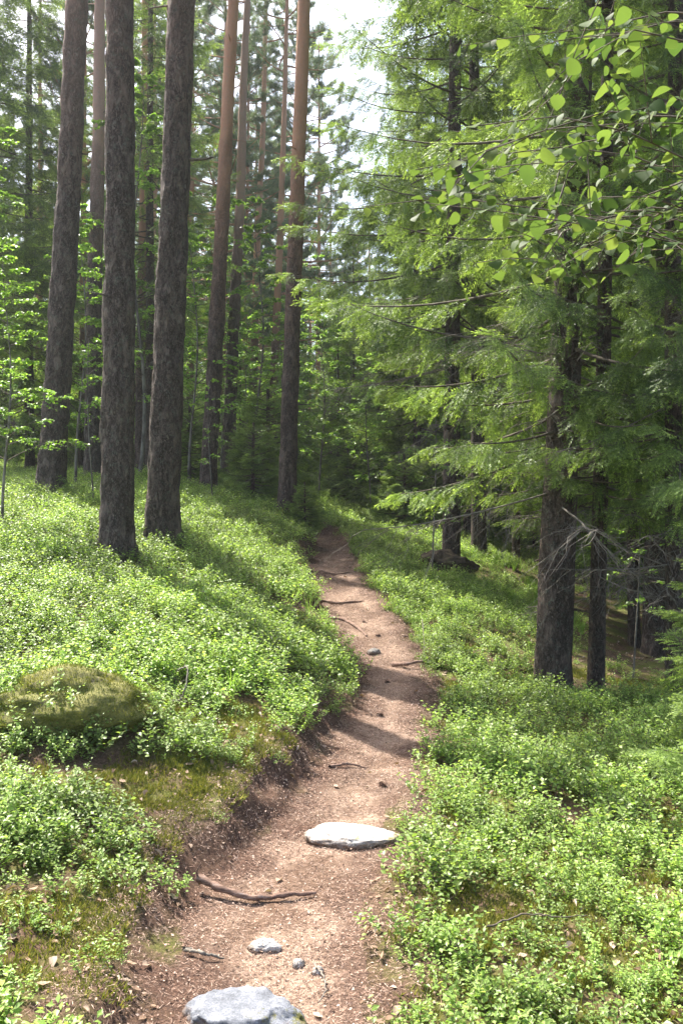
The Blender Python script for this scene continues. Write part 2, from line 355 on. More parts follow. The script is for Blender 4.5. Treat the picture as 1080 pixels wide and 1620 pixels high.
# ------------------------------------------------------------------ scattered ground cover (countless plants and litter)
def unlinked(g, name, mats):
    return bpy.data.objects.new(name, g.mesh(name, mats))
def scatter(name, templates, X, Y, scl, idx, dz=0.0, align=0.3, rng=None, yaw=None):
    Z = height(X, Y) + dz; n = len(X)
    N = normals(X, Y); N = N * align + np.array([0, 0, 1 - align]); N /= np.linalg.norm(N, axis=1)[:, None]
    yaw = rng.uniform(0, 2 * np.pi, n) if yaw is None else yaw
    c, s = np.cos(-yaw), np.sin(-yaw)
    lx = N[:, 0] * c - N[:, 1] * s; ly = N[:, 0] * s + N[:, 1] * c
    rot = np.c_[-np.arcsin(np.clip(ly, -1, 1)), np.arcsin(np.clip(lx, -1, 1)), yaw]
    me = bpy.data.meshes.new(name); me.vertices.add(n); me.vertices.foreach_set("co", np.c_[X, Y, Z].astype(np.float32).ravel())
    at = me.attributes.new("rot", 'FLOAT_VECTOR', 'POINT'); at.data.foreach_set("vector", rot.astype(np.float32).ravel())
    at = me.attributes.new("scl", 'FLOAT', 'POINT'); at.data.foreach_set("value", scl.astype(np.float32))
    at = me.attributes.new("idx", 'INT', 'POINT'); at.data.foreach_set("value", idx.astype(np.int32))
    o = bpy.data.objects.new(name, me); COL.objects.link(o)
    ng = bpy.data.node_groups.new(name, 'GeometryNodeTree')
    ng.interface.new_socket("Geometry", in_out='INPUT', socket_type='NodeSocketGeometry'); ng.interface.new_socket("Geometry", in_out='OUTPUT', socket_type='NodeSocketGeometry')
    A = ng.nodes.new; L = ng.links.new
    gi = A("NodeGroupInput"); go = A("NodeGroupOutput"); iop = A("GeometryNodeInstanceOnPoints"); jn = A("GeometryNodeJoinGeometry")
    for t in templates:
        oi = A("GeometryNodeObjectInfo"); oi.inputs["Object"].default_value = t; oi.inputs["As Instance"].default_value = True
        L(oi.outputs["Geometry"], jn.inputs[0])
    def attr(nm, ty):
        q = A("GeometryNodeInputNamedAttribute"); q.data_type = ty; q.inputs["Name"].default_value = nm; return q.outputs["Attribute"]
    L(gi.outputs[0], iop.inputs["Points"]); L(jn.outputs[0], iop.inputs["Instance"]); iop.inputs["Pick Instance"].default_value = True
    L(attr("idx", 'INT'), iop.inputs["Instance Index"]); L(attr("rot", 'FLOAT_VECTOR'), iop.inputs["Rotation"]); L(attr("scl", 'FLOAT'), iop.inputs["Scale"])
    L(iop.outputs[0], go.inputs[0])
    md = o.modifiers.new("scatter", 'NODES'); md.node_group = ng
    tag(o, kind='stuff'); return o

# leaf outlines: x along the leaf, y across
def leaf_template(n=3, wid=.5, fold=.18, curl=.1):
    xs = np.linspace(0, 1, n + 2); w = wid * .5 * np.sin(np.pi * xs ** .8) ** .8; w[-1] = 0; w[0] = 0
    V = []; 
    for x, q in zip(xs, w): V += [(x, 0, -curl * x * x), (x, q, fold * q * 2 - curl * x * x), (x, -q, fold * q * 2 - curl * x * x)]
    Fq = []
    for k in range(n + 1):
        a, b = 3 * k, 3 * k + 3
        Fq += [(a, b, b + 1, a + 1), (a, a + 2, b + 2, b)]
    T = []
    for q in Fq:
        for t in ((q[0], q[1], q[2]), (q[0], q[2], q[3])):
            p = [np.array(V[i]) for i in t]
            if np.linalg.norm(np.cross(p[1] - p[0], p[2] - p[0])) > 1e-7: T.append(t)
    V = np.array(V, float); return V, np.array(T), np.zeros(len(V))
LEAF = leaf_template(1, .62, .15, .12); LEAF2 = leaf_template(2, .75, .12, .15)
def needle(l=1, w=.1): return np.array([(0, -w / 2, 0), (0, w / 2, 0), (l, 0, 0)]), np.array([(0, 1, 2)]), np.zeros(3)

def bilberry(rng, stems=8, rad=.10, h=.19, leaf=.028, per=15):
    g = Geo(); dirs = []; pos = []; sc_ = []; dt = []
    for s in range(stems):
        a = rng.uniform(0, 6.28); r0 = rad * math.sqrt(rng.uniform(0, 1)); hh = h * rng.uniform(.65, 1.15)
        lean = rng.normal(0, .35, 2)
        p0 = np.array([r0 * math.cos(a), r0 * math.sin(a), -.03]); t = np.linspace(0, 1, 6)[:, None]
        P = p0 + np.c_[t * lean[0] * hh + .008 * np.sin(t * 9 + s), t * lean[1] * hh, t * (hh + .03)]
        tube(g, P, np.linspace(.0016, .0008, 6), 3, .2, 1, cap=False)
        # side shoots
        shoots = [(P, .35)]
        for q in range(rng.integers(2, 5)):
            k = rng.uniform(.35, .85); b = P[0] * (1 - k) + P[-1] * k; an = rng.uniform(0, 6.28); ll = hh * rng.uniform(.25, .45)
            Q = b + np.linspace(0, 1, 4)[:, None] * np.array([math.cos(an) * .75, math.sin(an) * .75, .7]) * ll
            tube(g, Q, .0008, 3, .2, 1, cap=False); shoots.append((Q, 0.05))
        for Q, k0 in shoots:
            L = np.linalg.norm(Q[-1] - Q[0]); n = max(3, int(L * (1 - k0) / .0130)); ks = np.linspace(k0, 1, n)
            for i, k in enumerate(ks):
                f = k * (len(Q) - 1); i0 = min(int(f), len(Q) - 2); b = Q[i0] + (Q[i0 + 1] - Q[i0]) * (f - i0)
                an = (0 if i % 2 else math.pi) + rng.normal(0, .5) + s * 1.7 + a
                d = np.array([math.cos(an), math.sin(an), rng.uniform(0, .75)]); dirs.append(d); pos.append(b)
                sc_.append(leaf * rng.uniform(.6, 1.15) * (.7 if k > .95 else 1)); dt.append(np.clip(rng.normal(.35 + .3 * k, .2), 0, .9 if rng.random() > .03 else 1))
    bake(g, LEAF, np.array(dirs), np.array(pos), np.array(sc_), rng.normal(0, .45, len(pos)), np.array(dt))
    return g
def dens(X, Y):
    """plant cover 0..1"""
    P = np.c_[X, Y]; d = path_d(X, Y)
    px = 540 + X / np.maximum(Y, .5) * F; h = height(X, Y); py = 810 + (EYE - h) / np.maximum(Y, .5) * F
    n = fbm(P * 1.3, 31, 3) * .5 + .5 * fbm(P * 3.2, 37, 2)
    c = .93 + n * .7
    def blob(cx, cy, rx, ry, a):
        nonlocal c
        q = ((px - cx) / rx) ** 2 + ((py - cy) / ry) ** 2; c = c - a * np.exp(-q * 1.2)
    near = (Y > 0)
    blob(180, 1480, 200, 130, 1.1); blob(125, 1150, 90, 42, .5); blob(110, 1225, 120, 24, 1.0); blob(290, 1310, 90, 90, 1.1); blob(440, 1190, 90, 60, .75); blob(320, 1240, 110, 40, .7); blob(180, 1240, 90, 40, .9)
    blob(690, 1320, 90, 40, .5); blob(740, 1440, 110, 50, .55); blob(610, 1500, 50, 150, .35); blob(1010, 1060, 200, 60, 1.1); blob(1050, 960, 230, 70, .9); blob(1060, 1430, 80, 90, .35); blob(960, 1540, 60, 50, .3)
    blob(400, 1330, 70, 90, .8); blob(850, 1560, 80, 60, .4)
    c = c * smooth((d - .02) / .22); c = np.where(d < .02, 0, c)
    sh = np.exp(-(((X - 4.5) / 2.5) ** 2 + ((Y - 16) / 6) ** 2)); c = c - .5 * sh
    return c
rng = np.random.default_rng(7)
def sample(n, y0, y1, power, spread=.62, rng=rng, xl=None, xr=None):
    u = rng.random(n); Y = (y0 ** power + u * (y1 ** power - y0 ** power)) ** (1 / power)
    X = rng.uniform(-1, 1, n) * (spread * Y + 1.2); return X, Y
Tb = [unlinked(bilberry(np.random.default_rng(100 + k), stems=(9, 11, 6, 10, 8, 12, 5)[k], rad=.10, h=(.14, .15, .19, .12, .17, .11, .20)[k]), "bilberry_plant", [M['bilberry'], M['twig']]) for k in range(7)]
# equal cover per square metre near, thinning slowly with distance
def cover():
    Xs, Ys = [], []
    for y0, y1, d in ((1.2, 5, 120), (5, 9, 95), (9, 16, 72), (16, 28, 40), (28, 60, 10)):
        area = (y1 - y0) * (2 * .5 * (y0 + y1) / 2 + 2.0); n = int(area * d)
        Y = rng.uniform(y0, y1, n); X = rng.uniform(-1, 1, n) * (.5 * Y + 1.0); Xs.append(X); Ys.append(Y)
    return np.concatenate(Xs), np.concatenate(Ys)
X, Y = cover(); c = dens(X, Y); keep = rng.random(len(X)) < c; X, Y, c = X[keep], Y[keep], c[keep]
s_ = rng.uniform(.6, 1.3, len(X)) * (.65 + .4 * np.clip(c, 0, 1)) * np.interp(Y, [3, 10, 20, 60], [.92, 1.05, 1.35, 1.9]) * (1 + .2 * vnoise(np.c_[X, Y] * 1.1, 77))
o = scatter("bilberry_shrubs", Tb, X, Y, s_, rng.integers(0, len(Tb), len(X)), -.01, .4, rng); tag(o, "knee low bilberry shrubs covering the forest floor", "ground cover")
print("bilberry", len(X))

# moss tufts
def moss(rng):
    g = Geo(); n = 70; a = rng.uniform(0, 6.28, n); r = .05 * np.sqrt(rng.random(n))
    pos = np.c_[r * np.cos(a), r * np.sin(a), np.full(n, -.004)]; d = np.c_[rng.normal(0, .55, n), rng.normal(0, .55, n), np.ones(n)]
    bake(g, needle(1, .22), d, pos, rng.uniform(.014, .032, n), rng.uniform(0, 3, n), rng.uniform(.1, 1, n)); return g
Tm = [unlinked(moss(np.random.default_rng(k)), "moss_tuft", [M['moss']]) for k in range(3)]
X, Y = sample(26000, 1.8, 9, 2, .5); px = 540 + X / Y * F; c = dens(X, Y); d = path_d(X, Y); nz = fbm(np.c_[X, Y] * 2.0, 51, 3)
k = (d > .16 + .12 * nz) & (c < .85) & (nz > -.25) & (rng.random(len(X)) < .8); X, Y = X[k], Y[k]
o = scatter("moss_carpet", Tm, X, Y, rng.uniform(.7, 1.4, len(X)), rng.integers(0, 3, len(X)), 0, .8, rng); tag(o, "yellow green moss carpet along the edges of the trodden path", "moss")
# dry leaves
def dryleaf(rng):
    V, T, A = leaf_template(3, rng.uniform(.35, .6), rng.uniform(-.3, .9), rng.uniform(-.3, .3)); V = V * .045; V[:, 2] += .006 + rng.normal(0, .0015, len(V)); V[:, 1] += .2 * V[:, 0] * rng.normal()
    g = Geo(); g.add(V, T, rng.uniform(.2, 1)); return g
Td = [unlinked(dryleaf(np.random.default_rng(k)), "dry_leaf", [M['litter']]) for k in range(10)]
X, Y = sample(9000, 1.8, 12, 1.6, .5); c = dens(X, Y); d = path_d(X, Y)
k = (rng.random(len(X)) < np.where(d < 0, .05, np.where(c < .7, .75, .22))); X, Y = X[k], Y[k]
o = scatter("dry_leaves", Td, X, Y, rng.uniform(.4, 1.15, len(X)), rng.integers(0, 10, len(X)), .004, .9, rng); tag(o, "pale dry leaves lying among moss and bilberry plants", "leaf litter")
# needle and bark litter on the path
def litter(rng, n=34, s=1.0):
    g = Geo(); pos = np.c_[rng.normal(0, .05, n), rng.normal(0, .05, n), rng.uniform(.001, .006, n)]; a = rng.uniform(0, 6.28, n)
    bake(g, needle(1, .07), np.c_[np.cos(a), np.sin(a), rng.normal(0, .12, n)], pos, rng.uniform(.010, .030, n) * s, rng.normal(0, .3, n), rng.uniform(0, 1, n) ** 1.4)
    m = 7; pos = np.c_[rng.normal(0, .06, m), rng.normal(0, .06, m), rng.uniform(.001, .005, m)]; a = rng.uniform(0, 6.28, m)
    bake(g, LEAF, np.c_[np.cos(a), np.sin(a), rng.normal(0, .15, m)], pos, rng.uniform(.004, .013, m), rng.normal(0, .4, m), rng.uniform(0, 1, m)); return g
Tl = [unlinked(litter(np.random.default_rng(k)), "needle_litter", [M['needles']]) for k in range(6)]
Y = (2.0 ** 1.3 + rng.random(16000) * (18 ** 1.3 - 2 ** 1.3)) ** (1 / 1.3); l, r, h = path_at(Y); X = l - .35 + rng.random(len(Y)) * (r - l + .6)
o = scatter("needle_litter", Tl, X, Y, rng.uniform(.6, 1.3, len(X)), rng.integers(0, 6, len(X)), .001, .9, rng); tag(o, "reddish brown fallen needles and bark chips strewn on the path", "needle litter")
# grass
def grasstuft(rng, n=26, h=.24):
    g = Geo()
    for q in range(n):
        a = rng.uniform(0, 6.28); d = np.array([math.cos(a), math.sin(a), 0]); ln = h * rng.uniform(.5, 1.1); be = rng.uniform(.15, .6); sd_ = np.array([-d[1], d[0], 0]) * .0022
        P = [d * .02 + (d * be * t * t + np.array([0, 0, t - .25 * be * t * t])) * ln for t in (0, .35, .7, 1)]
        V = [P[0] - sd_, P[0] + sd_, P[1] - sd_, P[1] + sd_, P[2] - sd_ * .7, P[2] + sd_ * .7, P[3]]
        g.add(V, [(0, 1, 3), (0, 3, 2), (2, 3, 5), (2, 5, 4), (4, 5, 6)], rng.uniform(0, 1))
    return g
Tg = [unlinked(grasstuft(np.random.default_rng(k)), "grass_tuft", [M['grass']]) for k in range(4)]
X = rng.uniform(1.4, 3.2, 600); Y = rng.uniform(11.5, 17, 600); k = (path_d(X, Y) > .3) & (vnoise(np.c_[X, Y] * .8, 5) > -.2); X, Y = X[k], Y[k]
X2, Y2 = sample(4, 2.2, 10, 1.7, .45); k = path_d(X2, Y2) > .03; X = np.r_[X, X2[k]]; Y = np.r_[Y, Y2[k]]
o = scatter("grass", Tg, X, Y, rng.uniform(.5, 1.2, len(X)), rng.integers(0, 4, len(X)), -.01, .3, rng); tag(o, "thin bright grass growing between the spruce trunks", "grass")

# ------------------------------------------------------------------ trees
def spruce_spray(rng, L=1.0, nt_=9, fine=True, nar=1.0):
    """flat twig spray along +x, unit length; new growth at the tips is lighter"""
    g = Geo(); dirs = []; pos = []; sc_ = []; dt = []
    def twig(p, d, l, tipt):
        n = max(3, int(l / (.046 if fine else .075)))
        for i in range(n):
            k = (i + .5) / n
            for s in ((-1, 1) if i % 2 else (1, -1)):
                side = np.cross(d, [0, 0, 1]); side /= max(np.linalg.norm(side), 1e-6)
                v = d * .75 + side * s * .62 + np.array([0, 0, rng.normal(.05, .35)])
                dirs.append(v); pos.append(p + d * l * k); sc_.append((.076 if fine else .12) * rng.uniform(.8, 1.2)); dt.append(np.clip(.25 + tipt * k ** 2 * .8 + rng.normal(0, .08), 0, 1))
        dirs.append(d); pos.append(p + d * l * .93); sc_.append(.06 if fine else .11); dt.append(.35 + tipt * .6)
    ax = np.array([1., 0, 0])
    twig(np.zeros(3), ax, 1.0, 1)
    for i in range(nt_):
        for s in (-1, 1):
            k = .06 + .86 * (i + rng.uniform(.1, .9)) / nt_; an = R(rng.uniform(38, 62)); l = (.44 * (1 - k) + .10) * rng.uniform(.65, 1.2) * nar
            d = np.array([math.cos(an), s * math.sin(an), rng.normal(-.18, .15)]); d /= np.linalg.norm(d)
            twig(ax * k + np.array([0, 0, -.04 * k]), d, l, rng.uniform(.3, 1))
    bake(g, needle(1, .25 if fine else .24), np.array(dirs), np.array(pos), np.array(sc_), rng.uniform(-.6, .6, len(pos)), np.array(dt))
    V, T, Q, A = g.arrays()
    V[:, 2] -= .16 * V[:, 0] ** 2          # droops
    return V, T, A
rs = np.random.default_rng(11)
SPR_F = [spruce_spray(rs, nt_=8) for _ in range(5)]
SPR_C = [spruce_spray(rs, nt_=5, fine=False) for _ in range(4)]
SPR_H = [spruce_spray(rs, nt_=6, nar=.42) for _ in range(4)]
print("spray tris", len(SPR_F[0][1]), len(SPR_C[0][1]))
def bez(p, d0, L, droop, up, n=8, rng=None, wob=.03):
    """branch curve from p, outward direction d0 (unit, horizontal), falling then rising"""
    s = np.linspace(0, 1, n); 
    P = p + np.outer(s * L, d0) + np.c_[np.zeros(n), np.zeros(n), L * (-droop * s + up * s ** 2.2)]
    side = np.array([-d0[1], d0[0], 0]); P += np.outer(np.sin(s * 5 + rng.uniform(0, 6)) * wob * L * s, side); return P
def along(P, k):
    f = k * (len(P) - 1); i = np.minimum(f.astype(int), len(P) - 2); w = (f - i)[:, None]
    T = np.gradient(P, axis=0); return P[i] * (1 - w) + P[i + 1] * w, T[i] * (1 - w) + T[i + 1] * w
def wob_trunk(H, seed, n=60, amp=.05):
    z = np.r_[-.35, np.linspace(0, 1, n) ** 1.0 * H]
    x = amp * vnoise(np.c_[z * .25, np.full(len(z), seed)], seed) ; y = amp * vnoise(np.c_[z * .25, np.full(len(z), seed + .5)], seed + 3)
    x -= np.interp(0, z, x); y -= np.interp(0, z, y)
    return np.c_[x, y, z]
def trunk_mesh(H, r0, seed, ns=28, dz=.09, mat=None, flare=.48, rtop=.02, parent=None, rough=.012, hfine=12, pw=.8):
    n = int(min(H, hfine) / dz); z = np.r_[-.4, -.15, np.linspace(0, min(H, hfine), n)]
    if H > hfine: z = np.r_[z, np.linspace(hfine, H, 24)[1:]]
    P = np.c_[np.interp(z, *wob_axis(H, seed)[:2]), np.interp(z, wob_axis(H, seed)[0], wob_axis(H, seed)[2]), z]
    rr = r0 * (1 - np.clip(z, 0, H) / H) ** pw + rtop; rr = rr * (1 + flare * np.exp(-np.clip(z + .1, 0, 9) * 4.5))
    rr = np.maximum(rr, .004)
    def disp(V, th):
        q = np.c_[V[:, 0] * 9, V[:, 1] * 9, V[:, 2] * 3.0]; a = rough * fbm(q, seed, 2)
        q2 = np.c_[V[:, 0] * 34, V[:, 1] * 34, V[:, 2] * 11]; b = rough * .9 * np.abs(vnoise(q2, seed + 5)) + rough * .5 * (vnoise(q2 * [2, 2, 1.5], seed + 8) > .25)
        fl = flare * r0 * .55 * np.exp(-np.clip(V[:, 2], 0, 9) * 5) * np.cos(th * 5 + seed)
        return (a + b) * np.clip(1 - V[:, 2] / H, .1, 1) * (r0 / .18) + fl
    g = Geo(); tube(g, P, rr, ns, .5, 0, disp); return g
def wob_axis(H, seed):
    P = wob_trunk(H, seed); return P[:, 2], P[:, 0], P[:, 1]
def axis_pt(H, seed, z):
    a = wob_axis(H, seed); z = np.asarray(z, float); return np.stack([np.interp(z, a[0], a[1]), np.interp(z, a[0], a[2]), z], -1)
def trunk_r(H, r0, z, pw=.8, rtop=.02): return r0 * (1 - z / H) ** pw + rtop

def stubs(g, H, r0, seed, z0, z1, n, lmax=.4, m=0):
    rg = np.random.default_rng(seed + 900)
    for q in range(n):
        z = rg.uniform(z0, z1); a = rg.uniform(0, 6.28); d = np.array([math.cos(a), math.sin(a), rg.uniform(-.3, .25)]); l = rg.uniform(.05, lmax) + .02
        p = axis_pt(H, seed, z) + d * trunk_r(H, r0, z) * .85; P = p + np.outer(np.linspace(0, 1, 4), d) * l + np.c_[np.zeros(4), np.zeros(4), -.1 * l * np.linspace(0, 1, 4) ** 2]
        tube(g, P, np.linspace(.013, .006, 4) * rg.uniform(.6, 1.3), 5, .5, m)
def dead_branches(H, r0, seed, z0, z1, n, L=1.4, droop=.35):
    """bare grey lower branches with hanging side twigs"""
    g = Geo(); rg = np.random.default_rng(seed + 300)
    for q in range(n):
        z = rg.uniform(z0, z1); a = rg.uniform(0, 6.28); d = np.array([math.cos(a), math.sin(a), 0]); l = L * rg.uniform(.35, 1)
        P = bez(axis_pt(H, seed, z) + d * trunk_r(H, r0, z) * .8, d, l, droop * rg.uniform(.3, 1.4), .1, 8, rg, .05)
        tube(g, P, np.linspace(.0065, .0018, 8) * (.6 + .5 * l), 5, .5)
        for w in range(int(16 * l) + 3):
            b, t = along(P, np.array([rg.uniform(.2, 1)])); t = t[0] / np.linalg.norm(t[0]); s = rg.choice([-1, 1])
            v = t * .6 + np.array([-d[1], d[0], 0]) * s * .7 + np.array([0, 0, rg.uniform(-.9, .05)]); ll = rg.uniform(.1, .42) * l ** .5
            Q = b[0] + np.outer(np.linspace(0, 1, 5), v) * ll + np.c_[.02 * rg.normal(size=(5, 2)), -.25 * ll * np.linspace(0, 1, 5) ** 2]; Q[0] = b[0]
            tube(g, Q, np.linspace(.0026, .0010, 5), 3, .5, cap=False)
            if rg.random() < .6:
                v2 = v + rg.normal(0, .5, 3); Q2 = Q[2] + np.outer(np.linspace(0, 1, 4), v2) * ll * .45; tube(g, Q2, .0014, 3, .5, cap=False)
    return g
def spruce(name, seed, H, r0, z0, Lmax, nbr, sprays=34, fine=True, hang=.45, dead=(0, 0, 0), sprlen=.55, lowbias=1.0, maxz=None, pinch=None, ns=20):
    """z0 = lowest green branch, Lmax = longest branch, maxz = height above which boughs get coarse"""
    root = empty(name); rg = np.random.default_rng(seed)
    g = trunk_mesh(H, r0, seed, ns, .12, flare=.3, hfine=6, rough=.010); stubs(g, H, r0, seed, .5, z0 + 1, 8, .25); g.obj("trunk", M['spruce_bark'], root)
    W = Geo(); C = Geo(); acc = {}
    for b in range(nbr):
        u = (b + rg.random()) / nbr; z = z0 + (H - z0 - .15) * (u ** lowbias); k = (z - z0) / (H - z0)
        L = Lmax * (1 - k) ** .75 * rg.uniform(.65, 1.1) * min(1, .65 + k * 4) + .12
        a = b * 2.39996 + rg.normal(0, .35); d = np.array([math.cos(a), math.sin(a), 0])
        dr = (.42 - .75 * k) * rg.uniform(.6, 1.3); P = bez(axis_pt(H, seed, z), d, L, dr, .28 * rg.uniform(.6, 1.2), 9, rg)
        tube(W, P, np.linspace(.008 + .0055 * L, .002, 9), 5, .5, 0)
        coarse = (not fine) or (maxz is not None and z > maxz); T = SPR_C if coarse else SPR_F
        bt = rg.normal(0, .09)
        n = max(5, int(sprays * L / Lmax * (.75 if coarse else 1)))
        for q in range(n):
            s = rg.uniform(.1, 1) ** .62; pt, t = along(P, np.array([s])); t = t[0] / np.linalg.norm(t[0]); side = np.array([-d[1], d[0], 0]) * (1 if q % 2 else -1)
            hg = hang * rg.uniform(.2, 1.9)
            v = t * rg.uniform(.45, .95) + side * rg.uniform(.4, .95) * (1 - s ** 4 * .6) + np.array([0, 0, -hg])
            l = sprlen * (.35 + .85 * (1 - s)) * rg.uniform(.6, 1.2) * (.55 + .45 * L / Lmax) * (1.35 if coarse else 1)
            if not coarse and hang > .3 and rg.random() < .42 and s < .93:
                v = t * rg.uniform(0, .4) + side * rg.uniform(-.1, .35) + np.array([0, 0, -1.0]); l *= .85
                acc.setdefault((2, rg.integers(4)), []).append((v, pt[0], l, rg.uniform(0, 3), bt + rg.normal(0, .1))); continue
            acc.setdefault((int(coarse), rg.integers(len(T))), []).append((v, pt[0], l, rg.normal(0, .35), bt + rg.normal(0, .1) + .16 * (s - .5)))
        acc.setdefault((int(coarse), rg.integers(len(T))), []).append((t, P[-1] - t * .1, sprlen * .6, 0, .1))
    for (co, k), rows in acc.items():
        T = (SPR_F, SPR_C, SPR_H)[co][k]; v, p, l, ro, dt = map(np.array, zip(*rows)); bake(C, T, v, p, l, ro, dt)
    W.obj("branches", M['twig'], root); C.obj("crown", M['spruce'], root)
    if dead[0]: dead_branches(H, r0, seed, dead[1], dead[2], dead[0], Lmax * .75).obj("dead_branches", M['grey_twig'], root)
    print(name, "tris", sum(len(t) for t in C.T)); return root
def pine_tuft(rng, n=30):
    a = rng.uniform(0, 6.28, n); d = np.c_[rng.uniform(.1, 1.1, n), np.cos(a), np.sin(a)]; g = Geo()
    bake(g, needle(1, .075), d, np.c_[rng.uniform(-.9, .7, n), np.zeros(n), np.zeros(n)], rng.uniform(.7, 1.1, n), rng.uniform(0, 3, n), rng.uniform(.1, .9, n)); V, T, Q, A = g.arrays(); return V, T, A
TUFT = [pine_tuft(rs) for _ in range(4)]
def pine(name, seed, H, r0, z0, Lmax, nbr, mat, tufts=26, nstub=14, ns=28, dz=.08, tl=.11, rough=.021):
    root = empty(name); rg = np.random.default_rng(seed)
    g = trunk_mesh(H, r0, seed, ns, dz, rough=rough); stubs(g, H, r0, seed, 1.5, z0, nstub, .3); g.obj("trunk", mat, root)
    W = Geo(); C = Geo(); acc = {}
    for b in range(nbr):
        u = (b + rg.random()) / nbr; z = z0 + (H - z0 - .2) * u; k = u
        L = Lmax * math.sqrt(max(.05, 1 - (k * 1.05 - .25) ** 2 / .75)) * rg.uniform(.5, 1.1); L = min(L, Lmax * (1.15 - k) + .3)
        a = b * 2.39996 + rg.normal(0, .4); d = np.array([math.cos(a), math.sin(a), 0])
        P = bez(axis_pt(H, seed, z), d, L, .1 - .5 * k * rg.uniform(.3, 1.2), .25, 8, rg, .06); tube(W, P, np.linspace(.012 + .012 * L, .005, 8), 5)
        nsub = int(3 + L * 2.2)
        subs = [(P, .6)]
        for q in range(nsub):
            s = rg.uniform(.35, .95); pt, t = along(P, np.array([s])); t = t[0] / np.linalg.norm(t[0]); sd_ = np.array([-d[1], d[0], 0]) * rg.choice([-1, 1])
            v = t * .6 + sd_ * rg.uniform(.3, .9) + np.array([0, 0, rg.uniform(-.05, .55)]); ll = rg.uniform(.25, .7) * (1.1 - s * .4)
            Q = pt[0] + np.outer(np.linspace(0, 1, 4), v) * ll + np.c_[np.zeros((4, 2)), .15 * ll * np.linspace(0, 1, 4) ** 2]; tube(W, Q, np.linspace(.007, .003, 4), 3, cap=False); subs.append((Q, .25))
        for Q, k0 in subs:
            nn = tufts // 5 + 1
            for w in range(nn):
                s = rg.uniform(k0, 1.0); pt, t = along(Q, np.array([min(s, .999)])); off = rg.normal(0, .05, 3)
                acc.setdefault(int(rg.integers(4)), []).append((t[0] / np.linalg.norm(t[0]) + rg.normal(0, .5, 3) + [0, 0, .4], pt[0] + off, tl * rg.uniform(.7, 1.3), 0, rg.normal(0, .15)))
    for k, rows in acc.items():
        v, p, l, ro, dt = map(np.array, zip(*rows)); bake(C, TUFT[k], v, p, l, ro * 1.0, dt)
    W.obj("branches", mat, root); C.obj("crown", M['pine'], root); print(name, "tris", sum(len(t) for t in C.T)); return root
def broadleaf(name, seed, H, r0, nbr, L, leaves, leaf=.045, z0=.25, lean=.0, matk='broad', up=.7):
    root = empty(name); rg = np.random.default_rng(seed); g = Geo(); n = 14; z = np.linspace(-.1, H, n)
    P = np.c_[.06 * H * .25 * np.sin(z * 1.3 + seed) + lean * (z / H) ** 2 * H, .05 * np.cos(z * 1.1 + seed * 2), z]; P[:, :2] -= P[0, :2]
    tube(g, P, np.linspace(r0, .004, n), 8); g.obj("trunk", M['birch_bark'], root)
    W = Geo(); C = Geo(); v_, p_, l_, dt_ = [], [], [], []
    for b in range(nbr):
        s = z0 + (1 - z0) * (b + rg.random()) / nbr; pt, t = along(P, np.array([min(s, .99)])); a = b * 2.4 + rg.normal(0, .4); ll = L * (1.15 - s) * rg.uniform(.5, 1.15) + .15
        d = np.array([math.cos(a), math.sin(a), 0]); Q = bez(pt[0], d, ll, -up * rg.uniform(.5, 1.1), -.35, 7, rg, .06); tube(W, Q, np.linspace(.004 + .005 * ll, .0016, 7), 4, cap=False)
        segs = [(Q, .2)]
        for q in range(int(3 + ll * 4)):
            k = rg.uniform(.2, .95); p2, t2 = along(Q, np.array([k])); sd_ = np.array([-d[1], d[0], 0]) * rg.choice([-1, 1]); v = d * .7 + sd_ * rg.uniform(.3, 1) + np.array([0, 0, rg.uniform(-.2, .4)]); l2 = rg.uniform(.12, .4) * ll
            Q2 = p2[0] + np.outer(np.linspace(0, 1, 4), v) * l2 - np.c_[np.zeros((4, 2)), .15 * l2 * np.linspace(0, 1, 4) ** 2]; tube(W, Q2, .0014, 3, cap=False); segs.append((Q2, .15))
        per = leaves / nbr
        for q in range(int(per)):
            Qs, k0 = segs[rg.integers(len(segs))]; k = rg.uniform(k0, 1); p2, t2 = along(Qs, np.array([min(k, .999)])); an = rg.uniform(0, 6.28)
            v_.append(np.array([math.cos(an), math.sin(an), rg.uniform(-.55, .25)])); p_.append(p2[0] + rg.normal(0, .012, 3)); l_.append(leaf * rg.uniform(.6, 1.2)); dt_.append(rg.uniform(.1, 1))
    bake(C, LEAF2, np.array(v_), np.array(p_), np.array(l_), rg.normal(0, .5, len(p_)), np.array(dt_))
    W.obj("branches", M['twig'], root); C.obj("crown", M[matk], root); return root

def place(o, px, Y, label=None, cat='tree', group=None, lean=0.0, leany=0.0, yaw=0.0, s=1.0, dz=-.05, X=None):
    X = wx(px, Y) if X is None else X; o.location = (X, Y, hz(X, Y) + dz)
    M3 = Matrix.Rotation(lean, 3, 'Y') @ Matrix.Rotation(leany, 3, 'X') @ Matrix.Rotation(yaw, 3, 'Z'); o.rotation_euler = M3.to_euler(); o.scale = (s, s, s); tag(o, label, cat, group); return o
def plean(px0, py0, px1, Y):   # lean so that the trunk passes px1 at the top of the picture
    return math.atan2(wx(px1, Y) - wx(px0, Y), (py0 - 0) / F * Y)

